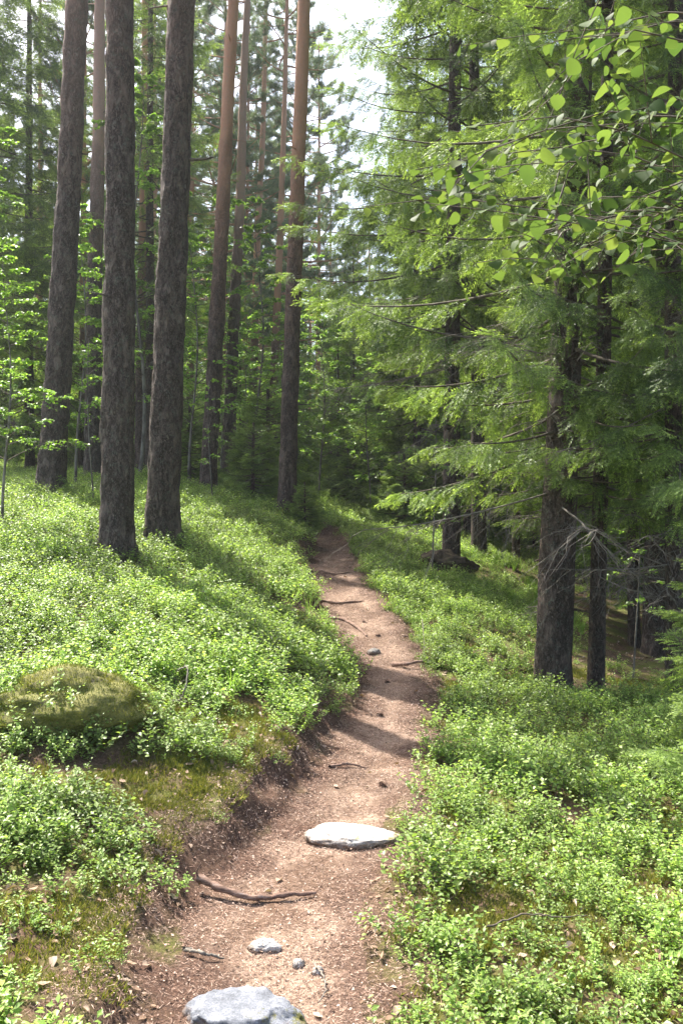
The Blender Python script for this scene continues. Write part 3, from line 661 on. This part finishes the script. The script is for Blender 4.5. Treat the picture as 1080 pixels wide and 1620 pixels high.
# --- the pines
PG = 'tall pines left of the path'
pA = pine("pine_tree", 1, 21, .142, 14.0, 2.0, 20, M['pine_bark'], ns=56, dz=.05)
place(pA, 185, 9.0, "rough grey pine trunk nearest the camera, rising from the sunlit bilberry slope", group=PG, lean=plean(185, 880, 188, 9), yaw=.4)
pB = pine("pine_tree", 2, 22, .150, 14.5, 2.2, 22, M['pine_bark'], ns=56, dz=.05)
place(pB, 256, 9.8, "thickest brown pine trunk with a short broken branch stub on its right side", group=PG, lean=plean(256, 845, 287, 9.8), yaw=2.0)
pC = pine("pine_tree", 3, 21, .165, 14, 2.0, 20, M['pine_bark'], ns=40, dz=.07)
place(pC, 80, 12.5, "leaning pine with pinkish upper bark, leftmost of the big sunlit trunks", group=PG, lean=plean(82, 780, 125, 12.5), yaw=.9)
pD = pine("pine_tree", 4, 20, .125, 13.5, 1.9, 20, M['pine_bark_orange'], ns=28, dz=.12)
place(pD, 328, 16, "slim orange barked pine, dark at the foot, right of the thickest trunk", group=PG, lean=plean(328, 780, 371, 16))
pE = copy_tree(pC); place(pE, 360, 20, "grey slender pine standing just behind and right of the slim orange one", group=PG, lean=plean(360, 750, 389, 20), yaw=3, s=.78)
pF = copy_tree(pD); place(pF, 452, 14.5, "orange topped pine with dark foot standing beside the bend of the path", group=PG, lean=plean(452, 808, 478, 14.5), yaw=2.2, s=.98)
pG = copy_tree(pD); place(pG, 222, 20, "narrow pine seen between the two thickest trunks", group=PG, lean=plean(225, 760, 236, 20), yaw=1.2, s=.95)
pH = copy_tree(pC); place(pH, 146, 17, "dark pine trunk in shade between the leaning trunk and the nearest one", group=PG, lean=plean(146, 760, 158, 17), yaw=4, s=.85)
pI = copy_tree(pD); place(pI, 426, 27, "thin orange pine just left of the pine at the path bend", group=PG, lean=plean(426, 760, 455, 27), yaw=3.3, s=.95)
FP = 'distant thin pines beyond the left slope'
pJ = pine("pine_tree", 9, 20, .11, 6.0, 3.1, 72, M['pine_bark_orange'], tufts=75, tl=.11, ns=16, dz=.3)
place(pJ, 300, 33, "thin pine standing deep in the forest behind the left slope", group='distant thin pines beyond the left slope', yaw=1)
far_px = [(395, 30, 420), (402, 38, 408), (330, 42, 342), (130, 25, 136), (300, 36, 306), (435, 45, 447), (465, 52, 470), (270, 48, 262), (200, 44, 206), (100, 38, 96), (60, 30, 66), (20, 42, 22), (-60, 36, -60), (345, 55, 350), (375, 62, 380), (490, 58, 492), (503, 46, 506), (522, 60, 524), (545, 68, 546), (565, 62, 566), (585, 55, 585), (465, 33, 470), (385, 36, 394), (350, 28, 358), (410, 50, 414), (285, 40, 290), (445, 60, 450), (190, 34, 196), (170, 60, 170), (-120, 26, -125), (240, 30, 246), (420, 70, 424), (150, 75, 152), (310, 72, 312), (50, 62, 50)]
rg = np.random.default_rng(5)
for i, (a, b, t) in enumerate(far_px):
    o = copy_tree(pJ if i % 5 else pD); place(o, a, b, "thin pine standing deep in the forest behind the left slope", group=FP, lean=plean(a, 760, t, b), yaw=rg.uniform(0, 6), s={503: 1.2, 522: 1.12, 545: 1.0, 565: .95, 585: .95}.get(a, rg.uniform(.85, 1.1)))

sb = Geo(); tube(sb, [(0, 0, 0), (.1, 0, .0), (.2, 0, .01), (.30, 0, .035)], [.022, .018, .013, .010], 7); so = sb.obj("branch_stub", M['twig'], pB)
_z = 1.6 + (810 - 250) / F * 9.8 - pB.location.z; _p = axis_pt(22, 2, _z); _q = Matrix.Rotation(-2.0, 3, 'Z') @ Vector((1, 0, 0)); so.location = (_p[0] + _q.x * trunk_r(22, .150, _z) * .8, _p[1] + _q.y * trunk_r(22, .150, _z) * .8, _z); so.rotation_euler = (0, 0, -2.0)
# --- the spruces
sA = spruce("spruce_tree", 21, 17, .14, 2.25, 2.5, 120, sprays=54, dead=(12, 1.5, 3.6), maxz=7.5, sprlen=.62, lowbias=1.35)
place(sA, 872, 8, "large rough spruce trunk on the right with sunlit boughs reaching over the path", group='spruces right of the path', lean=plean(872, 1085, 915, 8), yaw=.5)
sB = spruce("spruce_tree", 22, 18, .12, 3.9, 2.7, 130, sprays=50, dead=(18, 1.5, 4.4), maxz=9, sprlen=.72, lowbias=1.2)
place(sB, 713, 14, "spruce growing from a dark mossy root mound right of the path", group='spruces right of the path', lean=plean(713, 890, 722, 14), yaw=1.2)
sC = spruce("spruce_tree", 23, 13, .055, 1.75, 1.5, 90, sprays=38, dead=(26, .7, 3.4), sprlen=.5, maxz=7, lowbias=1.2)
place(sC, 942, 8.1, "slender spruce trunk standing just right of the large rough one", group='spruces right of the path', lean=R(.8), yaw=.3)
sD = spruce("spruce_tree", 24, 17, .12, 1.2, 2.7, 130, sprays=62, fine=False, sprlen=.75, dead=(6, .6, 2.0), lowbias=1.15)
place(sD, 800, 24, "spruce in the deep shade behind the mossy mound", group='spruces right of the path', yaw=1)
sE = copy_tree(sB); place(sE, 757, 16.2, "spruce trunk close behind the one on the mossy mound", group='spruces right of the path', lean=R(-.5), yaw=3.4)
sF = copy_tree(sC); place(sF, 1066, 7.6, "thin spruce trunk at the right edge of the view", group='spruces right of the path', lean=R(.4), yaw=2.5, s=1.05)
sG = copy_tree(sA); place(sG, 1036, 11.2, "thick spruce with spreading root flare in shade near the right edge", group='spruces right of the path', lean=R(1), yaw=3.9)
sH = copy_tree(sC); place(sH, 1003, 11.6, "thin crooked spruce just left of the root flared trunk", group='spruces right of the path', lean=R(-1.5), yaw=5)
sI = copy_tree(sC); place(sI, 815, 17.5, "thin spruce between the mound spruce and the large rough trunk", group='spruces right of the path', lean=R(1), yaw=4)
LS = 'dark spruces at the left edge'
for px_, Y_, lb, yw in ((-70, 18, "near spruce whose boughs hang in from the left edge", 5.0), (-20, 22, "dark spruce with hanging boughs at the left edge of the view", .4), (48, 24, "dark shaded spruce left of the leaning pine", 2.1), (238, 19, "dark spruce with drooping boughs behind the thickest pine", 3.3)):
    o = copy_tree(sD if Y_ > 23 else sB); place(o, px_, Y_, lb, group=LS, yaw=yw, s=.8 if px_ > 200 else .62 if Y_ < 18.5 else 1.0)
FS = 'distant spruces filling the forest'
fs = []
rg = np.random.default_rng(8)
for px_, Y_ in ((560, 30), (600, 25), (640, 32), (660, 22), (690, 28), (530, 42), (585, 40), (615, 48), (740, 22), (850, 20), (780, 30), (900, 26), (960, 18), (1010, 24), (1080, 17), (1130, 22), (880, 34), (950, 36), (1040, 33), (1160, 30),
                (710, 40), (820, 44), (1090, 42), (1200, 36), (500, 66), (545, 72), (575, 64), (650, 60), (480, 50), (1250, 26), (1180, 14), (1120, 12.5),
                (10, 29), (-40, 31), (90, 30), (180, 33), (270, 26), (300, 44), (380, 40), (440, 36), (-10, 36), (130, 46), (230, 52), (350, 60), (410, 54), (110, 33), (160, 38), (60, 58), (470, 64)):
    fs.append((px_, Y_))
for px_, Y_ in fs:
    H = 17
    s = rg.uniform(.75, 1.15)
    if 485 < px_ < 625: s = min(s, (EYE + (810 - 430 - abs(px_ - 545)) / F * Y_) / 17 * rg.uniform(.85, 1))
    elif px_ < 485 and Y_ < 60: s = min(s, rg.uniform(.4, .7))
    o = copy_tree(sD); place(o, px_, Y_, "spruce in the shaded forest right of the path" if px_ > 520 else "spruce among the distant trees left of the path", group=FS, yaw=rg.uniform(0, 6), s=s)

# --- young spruces
yA = spruce("young_spruce", 31, 1.5, .014, .10, .6, 60, sprays=26, sprlen=.36, hang=.15, ns=8)
place(yA, 482, 14.2, "small dark young spruce beside the pine at the path bend", group='young spruces', yaw=1, s=.55)
for px_, Y_, s_, lb in ((400, 15, 1.0, "young spruce between the orange pine and the path bend pine"), (425, 18, 1.6, "pale young spruce behind the left slope"), (640, 19, 1.2, "young spruce at the far right edge of the path"),
                        (1210, 5.2, 1.15, "young spruce reaching in from the right edge over the bilberry"), (560, 24, 1.8, "young spruce where the path vanishes"), (300, 17, 1.1, "young spruce behind the thickest pine foot")):
    o = copy_tree(yA); place(o, px_, Y_, lb, group='young spruces', yaw=Y_, s=s_)

for px_, Y_, s_, lb in ((535, 27, 3.0, "tall young spruce straight above the end of the path"), (445, 24, 2.2, "tall young spruce behind the path bend pine"), (380, 26, 3.0, "tall young spruce behind the grey slender pine"), (640, 24, 3.2, "tall young spruce behind the root mound"), (470, 34, 4.0, "young spruce in the distant haze left of the sky gap")):
    o = copy_tree(sC if Y_ < 25 else sD); place(o, px_, Y_, lb, group='young spruces', yaw=Y_ * 1.7, s=s_ * (.15 if Y_ < 25 else .12))
# --- broadleaf understory
bA = broadleaf("birch_sapling", 41, 6.5, .035, 46, 1.4, 7500, .055)
place(bA, 410, 19, "bright leafy birch sapling behind the slope, left of the path bend pine", cat='sapling', group='birch saplings')
bB = broadleaf("birch_sapling", 42, 5.0, .028, 40, 1.2, 5500, .055)
place(bB, 300, 16.5, "bright leafy birch sapling right behind the thickest pine", cat='sapling', group='birch saplings')
bC = broadleaf("rowan_sapling", 43, 2.6, .014, 16, .6, 420, .05, z0=.35, up=.4)
place(bC, 682, 12.6, "thin bare stemmed sapling with few pale leaves in front of the dark spruces", cat='sapling', group='rowan saplings')
for src, px_, Y_, s_, lb in ((bB, 505, 21, 1.0, "sunlit birch sapling just behind the bend of the path"), (bA, 555, 25, .95, "bright birch sapling straight above the end of the path"), (bB, 370, 28, 1.5, "bright birch between the orange and grey pines, far behind"), (bA, 270, 23, 1.2, "bright birch sapling seen just right of the thickest pine"), (bB, 180, 27, 1.5, "bright birch behind the nearest pine"), (bB, 585, 20, .8, "small birch at the edge of the wood right of the path end"), (bA, 490, 40, 1.7, "tall distant birch below the sky gap beside the path bend pine"), (bA, 345, 24, 1.2, "tall leafy birch sapling between the slim orange and grey pines"), (bB, 122, 14.5, .95, "leafy birch sapling beside the leaning pine"), (bA, 218, 17, 1.25, "tall leafy birch sapling between the two thickest pines"),
                             (bB, 5, 9.5, .62, "bushy birch sapling at the left edge above the slope"), (bA, -30, 14, .9, "birch sapling behind the bushy one at the left edge"), (bB, 470, 26, 1.2, "leafy birch sapling behind the path bend pine"), (bA, 440, 32, 1.3, "distant leafy birch left of the sky gap"),
                             (bB, 395, 22, 1.0, "low leafy birch sapling in front of the distant pines"), (bB, 520, 34, 1.0, "distant leafy birch below the sky gap"), (bA, 610, 30, .9, "leafy birch at the far end of the path"), (bB, 690, 24, .6, "small birch in the shade right of the path")):
    o = copy_tree(src); place(o, px_, Y_, lb, cat='sapling', group='birch saplings', yaw=px_ * .1, s=s_)
for px_, Y_, s_, lb in ((150, 12, .9, "thin upright seedling stem beside the nearest pine"), (338, 14, .8, "thin seedling in front of the slim orange pine"), (1000, 9, .8, "leafy seedling in the shade behind the slender spruce")):
    o = copy_tree(bC); place(o, px_, Y_, lb, cat='sapling', group='rowan saplings', yaw=px_ * .1, s=s_)


# ------------------------------------------------------------------ the wood far behind, one mass nobody could count
def far_wood():
    rg = np.random.default_rng(99); n = 620; Y = rg.uniform(58, 130, n); X = rg.uniform(-1.0, 1.0, n) * (Y * .75 + 5); px = 540 + X / Y * F
    kind = rg.integers(0, 3, n); s = rg.uniform(.75, 1.15, n)
    gap = (px > 480) & (px < 630); lim = (EYE + (810 - 470) / F * Y - height(X, Y)) / 17
    s = np.where(gap, np.minimum(s, lim * rg.uniform(.75, 1.05, n)), s)
    for nm, root, kk, sc_ in (("far_spruces", sD, (0,), 1), ("far_pines", pJ, (1,), 1), ("far_birches", bA, (2,), 1.5)):
        for ch in root.children:
            if ch.name.split('.')[0] not in ('crown', 'trunk'): continue
            t = bpy.data.objects.new("far_tree", ch.data)
            k = np.isin(kind, kk)
            o = scatter("far_wood", [t], X[k], Y[k], s[k] * sc_, np.zeros(k.sum(), int), -.1, 0, rg, yaw=X[k] * 7)
            tag(o, "far wood closing the view behind the nearer trees", "forest")
far_wood()

# --- broadleaf tree just outside the frame whose twigs hang into the top right corner
def near_branch():
    root = empty("alder_tree"); rg = np.random.default_rng(77); bx, by = 1.95, 2.7; z0 = hz(bx, by) - .05; root.location = (bx, by, z0)
    g = Geo(); n = 16; z = np.linspace(-.1, 5.2, n); P = np.c_[.05 * np.sin(z), .04 * np.cos(z * 1.2) - .04, z]; tube(g, P, np.linspace(.045, .012, n), 12); g.obj("trunk", M['birch_bark'], root)
    n8 = 14; outl = []
    for k in range(n8):
        t = k / (n8 - 1); outl.append((t, .56 * math.sin(math.pi * t ** .72) ** .85 * (1 - .10 * t) + (.018 if k % 2 else 0)))
    V = []
    for x, w in outl: V += [(x, 0, -.22 * x * x), (x, w, .14 * w - .22 * x * x), (x, -w, .14 * w - .22 * x * x)]
    V[-2:] = [(1.0, .003, -.22), (1.0, -.003, -.22)]; V[1] = (0, .01, 0); V[2] = (0, -.01, 0)
    T = []
    for k in range(n8 - 1):
        a, b = 3 * k, 3 * k + 3; T += [(a, b, b + 1), (a, b + 1, a + 1), (a, a + 2, b + 2), (a, b + 2, b)]
    V = [(x * .9 + .1, y, z_) for x, y, z_ in V]; st = len(V); V += [(0, .008, .0), (0, -.008, 0), (.1, .008, 0), (.1, -.008, 0)]; T += [(st, st + 1, st + 3), (st, st + 3, st + 2)]
    NL = (np.array(V, float), np.array(T), np.zeros(len(V)))
    W = Geo(); C = Geo(); v_, p_, l_ = [], [], []
    # limbs given by pixels and depths of start and end
    limbs = [((1180, 120), 2.4, (990, 60), 2.0), ((1180, 280), 2.5, (880, 200), 2.2), ((1180, 420), 2.5, (960, 400), 2.3), ((1170, 180), 2.2, (1010, 180), 1.9), ((1160, 300), 2.9, (740, 330), 2.6), ((1160, 60), 2.5, (880, 110), 2.4), ((1160, 390), 2.8, (860, 440), 2.7), ((1180, 330), 2.6, (815, 575 - 280), 2.0), ((1150, 250), 2.6, (760, 250), 2.15), ((1180, 60), 2.7, (830, 60), 2.3), ((1180, 150), 2.6, (900, 130), 2.1), ((1160, 380), 2.5, (830, 340), 2.3), ((1160, 200), 2.8, (700, 370), 2.7),
             ((1160, 230), 2.3, (930, 250), 1.9), ((1180, 20), 2.4, (930, 20), 2.1), ((1150, 330), 2.3, (950, 300), 1.9), ((1180, 470), 2.2, (1040, 470), 2.0), ((1160, 330), 2.7, (620, 410), 2.9)]
    for (p0, d0, p1, d1) in limbs:
        A = np.array([wx(p0[0], d0), d0, wz(p0[1], d0)]); B = np.array([wx(p1[0], d1), d1, wz(p1[1], d1)]); A0 = np.array([bx, by, A[2] - .35])
        s = np.linspace(0, 1, 12)[:, None]; Q = A0 * (1 - s) ** 2 + 2 * (1 - s) * s * (A + [0, 0, .12]) + s ** 2 * B; Q += s * .14 * np.sin(s * 6 + np.array([[0, 2, 4]]) + p1[0]) + .012 * rg.normal(size=Q.shape) * s; Q -= np.array([bx, by, z0])
        tube(W, Q, np.linspace(.005, .0013, 12), 5, cap=False)
        segs = [(Q, .45)]
        for q in range(7):
            k = rg.uniform(.3, .95); b, t = along(Q, np.array([k])); t = t[0] / np.linalg.norm(t[0]); v = t * .7 + np.array([rg.normal(0, .5), rg.normal(0, .6), rg.uniform(-.35, .4)]); l = rg.uniform(.10, .30)
            Q2 = b[0] + np.outer(np.linspace(0, 1, 5), v) * l * 1.25 - np.c_[np.zeros((5, 2)), .15 * l * np.linspace(0, 1, 5) ** 2]; tube(W, Q2, np.linspace(.0017, .0008, 5), 4, cap=False); segs.append((Q2, .1))
        for Qs, k0 in segs:
            Ls = np.linalg.norm(Qs[-1] - Qs[0]) * (1 - k0); nn = max(3, int(Ls / .040))
            for w in range(nn):
                k = k0 + (1 - k0) * (w + .9) / nn; b, t = along(Qs, np.array([min(k, .999)])); t = t[0] / np.linalg.norm(t[0]); sd_ = np.cross(t, [0, 0, 1]); sd_ /= np.linalg.norm(sd_)
                v = t * .5 + sd_ * (1 if w % 2 else -1) * .8 + np.array([rg.normal(0, .3), rg.normal(0, .3), rg.uniform(-1.1, .25)]); v_.append(v); p_.append(b[0]); l_.append(rg.uniform(.018, .046))
    bake(C, NL, np.array(v_), np.array(p_), np.array(l_), rg.normal(0, .5, len(p_)), rg.uniform(.1, .9, len(p_)))
    W.obj("branches", M['twig'], root); C.obj("crown", M['near_leaf'], root)
    tag(root, "broadleaf tree whose close leafy twigs hang into the top right corner", "tree")
near_branch()

# ------------------------------------------------------------------ stones, boulder, mound, sticks, cones
M['stone'] = simple("grey_stone", [(.3, (.12, .10, .09)), (.5, (.22, .2, .18)), (.7, (.33, .31, .29))], 12, bump=.4, bscale=70)
M['white_stone'] = simple("pale_stone", [(.3, (.34, .31, .27)), (.5, (.56, .53, .49)), (.7, (.70, .67, .63))], 14, bump=.6, bscale=60)
def mossy_stone(name, stone_stops, amount=.5):
    m, nt, out = newmat(name); L = nt.links.new; tc = nd(nt, "ShaderNodeTexCoord"); P = tc.outputs["Object"]
    a = ramp(nt, noise(nt, P, 18, 7, .7), stone_stops); b = ramp(nt, noise(nt, P, 90, 5, .8), [(.3, (.05, .06, .015)), (.55, (.17, .16, .035)), (.75, (.30, .26, .06))])
    mr = nd(nt, "ShaderNodeMapRange"); L(noise(nt, P, 7, 6, .7), mr.inputs[0]); mr.inputs[1].default_value = amount; mr.inputs[2].default_value = amount + .06
    c = mixc(nt, mr.outputs[0], a, b); p = nd(nt, "ShaderNodeBsdfPrincipled"); L(c, p.inputs["Base Color"]); p.inputs["Roughness"].default_value = .9
    bp = nd(nt, "ShaderNodeBump"); bp.inputs["Strength"].default_value = .7; bp.inputs["Distance"].default_value = .01; L(noise(nt, P, 60, 8, .8), bp.inputs["Height"]); L(bp.outputs[0], p.inputs["Normal"]); L(p.outputs[0], out.inputs[0]); return m
M['stone_moss'] = mossy_stone("mossy_grey_stone", [(.3, (.08, .085, .10)), (.5, (.17, .18, .205)), (.7, (.30, .31, .35))], .60)
M['pale_moss'] = mossy_stone("mossy_pale_stone", [(.3, (.26, .23, .19)), (.5, (.50, .46, .42)), (.7, (.66, .63, .59))], .60)
M['boulder'] = mossy_stone("moss_cushion", [(.3, (.05, .05, .02)), (.7, (.13, .11, .05))], .36)
M['mound'] = simple("root_mound_soil", [(.3, (.03, .022, .015)), (.55, (.09, .065, .04)), (.75, (.15, .15, .05))], 9, bump=.8, bscale=35)
def dirty(m):
    nt = m.node_tree; L = nt.links.new; p = [n for n in nt.nodes if n.type == 'BSDF_PRINCIPLED'][0]; src = p.inputs["Base Color"].links[0].from_socket
    tc = nd(nt, "ShaderNodeTexCoord"); sx = nd(nt, "ShaderNodeSeparateXYZ"); L(tc.outputs["Object"], sx.inputs[0])
    n = noise(nt, tc.outputs["Object"], 25, 6, .75); a = nd(nt, "ShaderNodeMath", operation='MULTIPLY_ADD'); L(n, a.inputs[0]); a.inputs[1].default_value = .10; L(sx.outputs[2], a.inputs[2])
    mr = nd(nt, "ShaderNodeMapRange"); L(a.outputs[0], mr.inputs[0]); mr.inputs[1].default_value = .075; mr.inputs[2].default_value = .045
    c = mixc(nt, mr.outputs[0], src, (.20, .135, .095))
    sp = nd(nt, "ShaderNodeMapRange"); L(noise(nt, tc.outputs["Object"], 170, 4, .8), sp.inputs[0]); sp.inputs[1].default_value = .42; sp.inputs[2].default_value = .62; sp.inputs[3].default_value = .62; sp.inputs[4].default_value = 1.15
    h = nd(nt, "ShaderNodeHueSaturation"); L(c, h.inputs["Color"]); L(sp.outputs[0], h.inputs["Value"]); L(h.outputs[0], p.inputs["Base Color"])
for k_ in ('stone', 'white_stone', 'stone_moss', 'pale_moss'): dirty(M[k_])
def rock(name, mat, X, Y, sx, sy, sz, seed, sink=.4, yaw=0, rough=.16, shape=None, res=48):
    g = Geo(); nu, nv = res * 2, res; u = np.linspace(0, 2 * np.pi, nu, endpoint=False); v = np.linspace(0, np.pi, nv)
    D = np.stack([np.outer(np.sin(v), np.cos(u)), np.outer(np.sin(v), np.sin(u)), np.outer(np.cos(v), np.ones(nu))], -1).reshape(-1, 3)
    r = 1 + rough * fbm(D * 1.5 + seed, seed, 4) + .05 * fbm(D * 6 + seed, seed + 2, 4, .6) ; Vv = D * r[:, None]
    if shape: Vv = shape(Vv)
    Vv = Vv * [sx, sy, sz]; c, s = math.cos(yaw), math.sin(yaw); Vv = np.c_[Vv[:, 0] * c - Vv[:, 1] * s, Vv[:, 0] * s + Vv[:, 1] * c, Vv[:, 2]]
    i = np.arange(nv - 1)[:, None] * nu; j = np.arange(nu)[None]; k = (j + 1) % nu
    g.add(Vv, np.stack([i + j, i + nu + j, i + nu + k, i + k], -1).reshape(-1, 4)); o = g.obj(name, mat)
    o.location = (X, Y, hz(X, Y) + sz * (1 - 2 * sink)); return o
def arc(V):     # a flat-topped slab that curls forward at its right end
    V = V.copy(); V[:, 1] -= .55 * np.clip(V[:, 0], 0, 2) ** 2; V[:, 2] = np.minimum(V[:, 2], .62 + .12 * V[:, 0]) ; return V
tag(rock("stone", M['stone_moss'], wx(392, 2.9), 2.80, .19, .12, .075, 3, .40, 0, shape=arc), "largest grey stone with moss in the middle of the path at the camera's feet", "stone")
tag(rock("stone", M['white_stone'], wx(419, 3.27), 3.27, .058, .036, .030, 4, .42, .15, .14), "small smooth white stone lying between the big grey one and the stick", "stone")
def slab(V): V = V.copy(); V[:, 2] = np.minimum(V[:, 2], .55 - .25 * V[:, 0]); return V
tag(rock("stone", M['pale_moss'], wx(556, 4.30), 4.30, .225, .12, .062, 8, .42, -.15, .10, shape=slab), "long flat white stone across the right half of the path", "stone")
tag(rock("stone", M['white_stone'], wx(472, 3.15), 3.15, .024, .018, .02, 5, .35, .5, .1), "tiny pale pebble right of the small white stone", "stone")
tag(rock("stone", M['white_stone'], wx(502, 3.12), 3.1, .022, .02, .018, 6, .35, .5, .1), "tiny pale pebble beside the curved dry twig", "stone")
tag(rock("stone", M['stone'], wx(590, 8.3), 8.3, .07, .05, .04, 7, .4, .5, .15), "grey stone in the middle of the path farther on", "stone")
def cush(V): V = V.copy(); V[:, 2] *= .85 + .15 * np.cos(V[:, 0]); return V
bo = rock("mossy_boulder", M['boulder'], wx(118, 4.95), 4.86, .42, .30, .20, 12, .70, .1, .2, shape=cush); tag(bo, "boulder covered in yellow green moss on the left bank", "boulder")
# moss fuzz on the boulder (a part of it)
def fuzz(o, n, rng, scale=.02):
    me = o.data; co = np.zeros(len(me.vertices) * 3); me.vertices.foreach_get("co", co); co = co.reshape(-1, 3); no = np.zeros_like(co.ravel()); me.vertices.foreach_get("normal", no); no = no.reshape(-1, 3)
    k = np.where(co[:, 2] > -.08)[0]; w = np.linalg.norm(co[k, :2], axis=1) + .02; k = rng.choice(k, n, p=w / w.sum()); p = co[k] + rng.normal(0, .006, (n, 3)); d = no[k] + rng.normal(0, .5, (n, 3)) + [0, 0, .3]
    g = Geo(); q = needle(1, .2); bake(g, q, d, p - no[k] * .003, rng.uniform(.5, 1.3, n) * scale, rng.uniform(0, 3, n), np.clip(.45 + .5 * fbm(p * 9, 4, 3) + rng.normal(0, .15, n), 0, 1)); g.obj("moss", M['moss'], o)
fuzz(bo, 16000, np.random.default_rng(1), .020)
mo = rock("root_mound", M['mound'], wx(700, 13.7), 13.75, .46, .42, .22, 15, .34, 0, .3); tag(mo, "dark earthy root mound at the foot of a spruce right of the path", "mound")
def stick(name, pts, r, mat, label, twigs=(), cat="stick", lift=.012, group=None, ns=8):
    g = Geo(); P = []
    for px_, Y_, dz in pts: X_ = wx(px_, Y_); P.append((X_, Y_, hz(X_, Y_) + lift + dz))
    P = np.array(P); c = P[0].copy(); s = np.linspace(0, len(P) - 1, 24); Q = np.stack([np.interp(s, range(len(P)), P[:, k]) for k in range(3)], -1)
    Qs = Q.copy(); Qs[1:-1] = (Q[:-2] + Q[1:-1] * 2 + Q[2:]) / 4; Qs += .0025 * np.random.default_rng(len(pts)).normal(size=Qs.shape)
    tube(g, Qs - c, np.linspace(r, r * .45, 24) * (1 + .15 * np.sin(s * 9)), ns)
    for tw in twigs:
        T = np.array([(wx(a, b), b, hz(wx(a, b), b) + lift + z) for a, b, z in tw]) - c; tube(g, T, np.linspace(r * .4, r * .15, len(T)), 5)
    o = g.obj(name, mat); o.location = c; return tag(o, label, cat, group)
stick("fallen_stick", [(312, 3.72, .05), (350, 3.68, .03), (400, 3.66, .01), (450, 3.68, .01), (500, 3.70, .0)], .018, M['stick'], "brown fallen stick lying across the left half of the path", [[(316, 3.73, .02), (311, 3.7, .08), (318, 3.7, .12)]])
stick("fallen_stick", [(290, 3.2, .01), (325, 3.16, .01), (355, 3.18, 0)], .008, M['grey_twig'], "short pale broken stick at the path's left edge near the largest stone")
stick("dry_twig", [(497, 3.12, .01), (512, 3.02, .01), (515, 2.94, .01), (505, 2.88, .0)], .004, M['grey_twig'], "thin curved dry twig right of the largest stone", cat="twig")
stick("dry_twig", [(283, 5.4, .26), (297, 5.3, .33), (296, 5.2, .24), (285, 5.15, .15), (268, 5.2, .12)], .005, M['grey_twig'], "pale bent dead twig arching out of the bilberry plants", cat="twig", twigs=[[(296, 5.25, .26), (283, 5.2, .24), (274, 5.2, .27)], [(290, 5.17, .18), (275, 5.2, .16), (262, 5.2, .18)]])
stick("fallen_stick", [(770, 3.25, .04), (830, 3.3, .08), (880, 3.28, .06), (930, 3.3, .05)], .004, M['twig'], "thin dark stick among the bilberry plants right of the path")
stick("fallen_stick", [(668, 8.4, .3), (672, 8.0, .1)], .004, M['grey_twig'], "thin pale stick leaning at the right path edge")
stick("tree_root", [(522, 9.6, 0), (545, 9.5, .01), (565, 9.2, .01), (580, 8.9, -.005)], .024, M['stick'], "dark root crossing the left side of the middle path", cat="root", lift=.012)
stick("tree_root", [(520, 5.35, 0), (550, 5.4, .008), (580, 5.42, -.004)], .011, M['stick'], "short root crossing the path beyond the flat white stone", cat="root", lift=.012)
stick("tree_root", [(497, 10.4, 0), (530, 10.3, .012), (575, 10.5, -.005)], .022, M['stick'], "long thin root across the path below the bend", cat="root", lift=.012)
stick("tree_root", [(505, 12, 0), (530, 11.8, .01), (560, 12, -.005)], .022, M['stick'], "farthest root crossing the path near the bend", cat="root", lift=.012)
stick("rotten_stick", [(620, 7.95, .01), (645, 7.75, .04), (668, 7.8, .06)], .022, M['stick'], "short rotten stick sticking out at the right path edge", lift=.01)
# pine cones
def cone(rng):
    g = Geo(); n = 70; V, T, A = LEAF; d, p = [], []
    for k in range(n):
        t = k / n; a = k * 2.4; rr = .011 * math.sin(math.pi * (t * .85 + .12)); p.append((t * .042 - .02, rr * math.cos(a), rr * math.sin(a))); d.append((.9, math.cos(a) * .9, math.sin(a) * .9))
    tube(g, [(-.02, 0, 0), (-.01, 0, 0), (.005, 0, 0), (.022, 0, 0)], [.006, .01, .009, .003], 8, .2)
    bake(g, (V, T, A), np.array(d), np.array(p), np.full(n, .012), np.zeros(n), rng.uniform(0, .45, n)); return g
co = cone(np.random.default_rng(3)).obj("pine_cone", M['needles'])
cl = [(573, 7.6), (612, 7.4), (601, 6.5), (560, 8.1), (604, 5.1), (640, 8.9), (575, 9.5), (598, 8.9)]
for i, (a, b) in enumerate(cl):
    o = co if i == 0 else co.copy()
    if i: COL.objects.link(o)
    X_ = wx(a, b); o.location = (X_, b, hz(X_, b) + .012); o.rotation_euler = (0, 0, i * 1.3); o.scale = (1.2,) * 3; tag(o, "small dark pine cone lying on the trodden path", "pine cone", "pine cones on the path")
# ------------------------------------------------------------------ the humid air of the forest
HZ = 1
if HZ:
    g = Geo(); x0, x1, y0, y1, z0, z1 = -175, 175, -40, 150, -12, 40
    V = [(x, y, z) for z in (z0, z1) for y in (y0, y1) for x in (x0, x1)]
    g.add(V, [(0, 2, 3, 1), (4, 5, 7, 6), (0, 1, 5, 4), (2, 6, 7, 3), (0, 4, 6, 2), (1, 3, 7, 5)])
    m, nt, out = newmat("pale_air"); pv = nd(nt, "ShaderNodeVolumePrincipled"); pv.inputs["Density"].default_value = .0007; pv.inputs["Color"].default_value = (.92, .96, 1, 1); pv.inputs["Anisotropy"].default_value = .35
    nt.links.new(pv.outputs[0], out.inputs["Volume"]); o = g.obj("haze", m, None, False); tag(o, "thin pale haze hanging between the trees", "haze", kind='stuff')
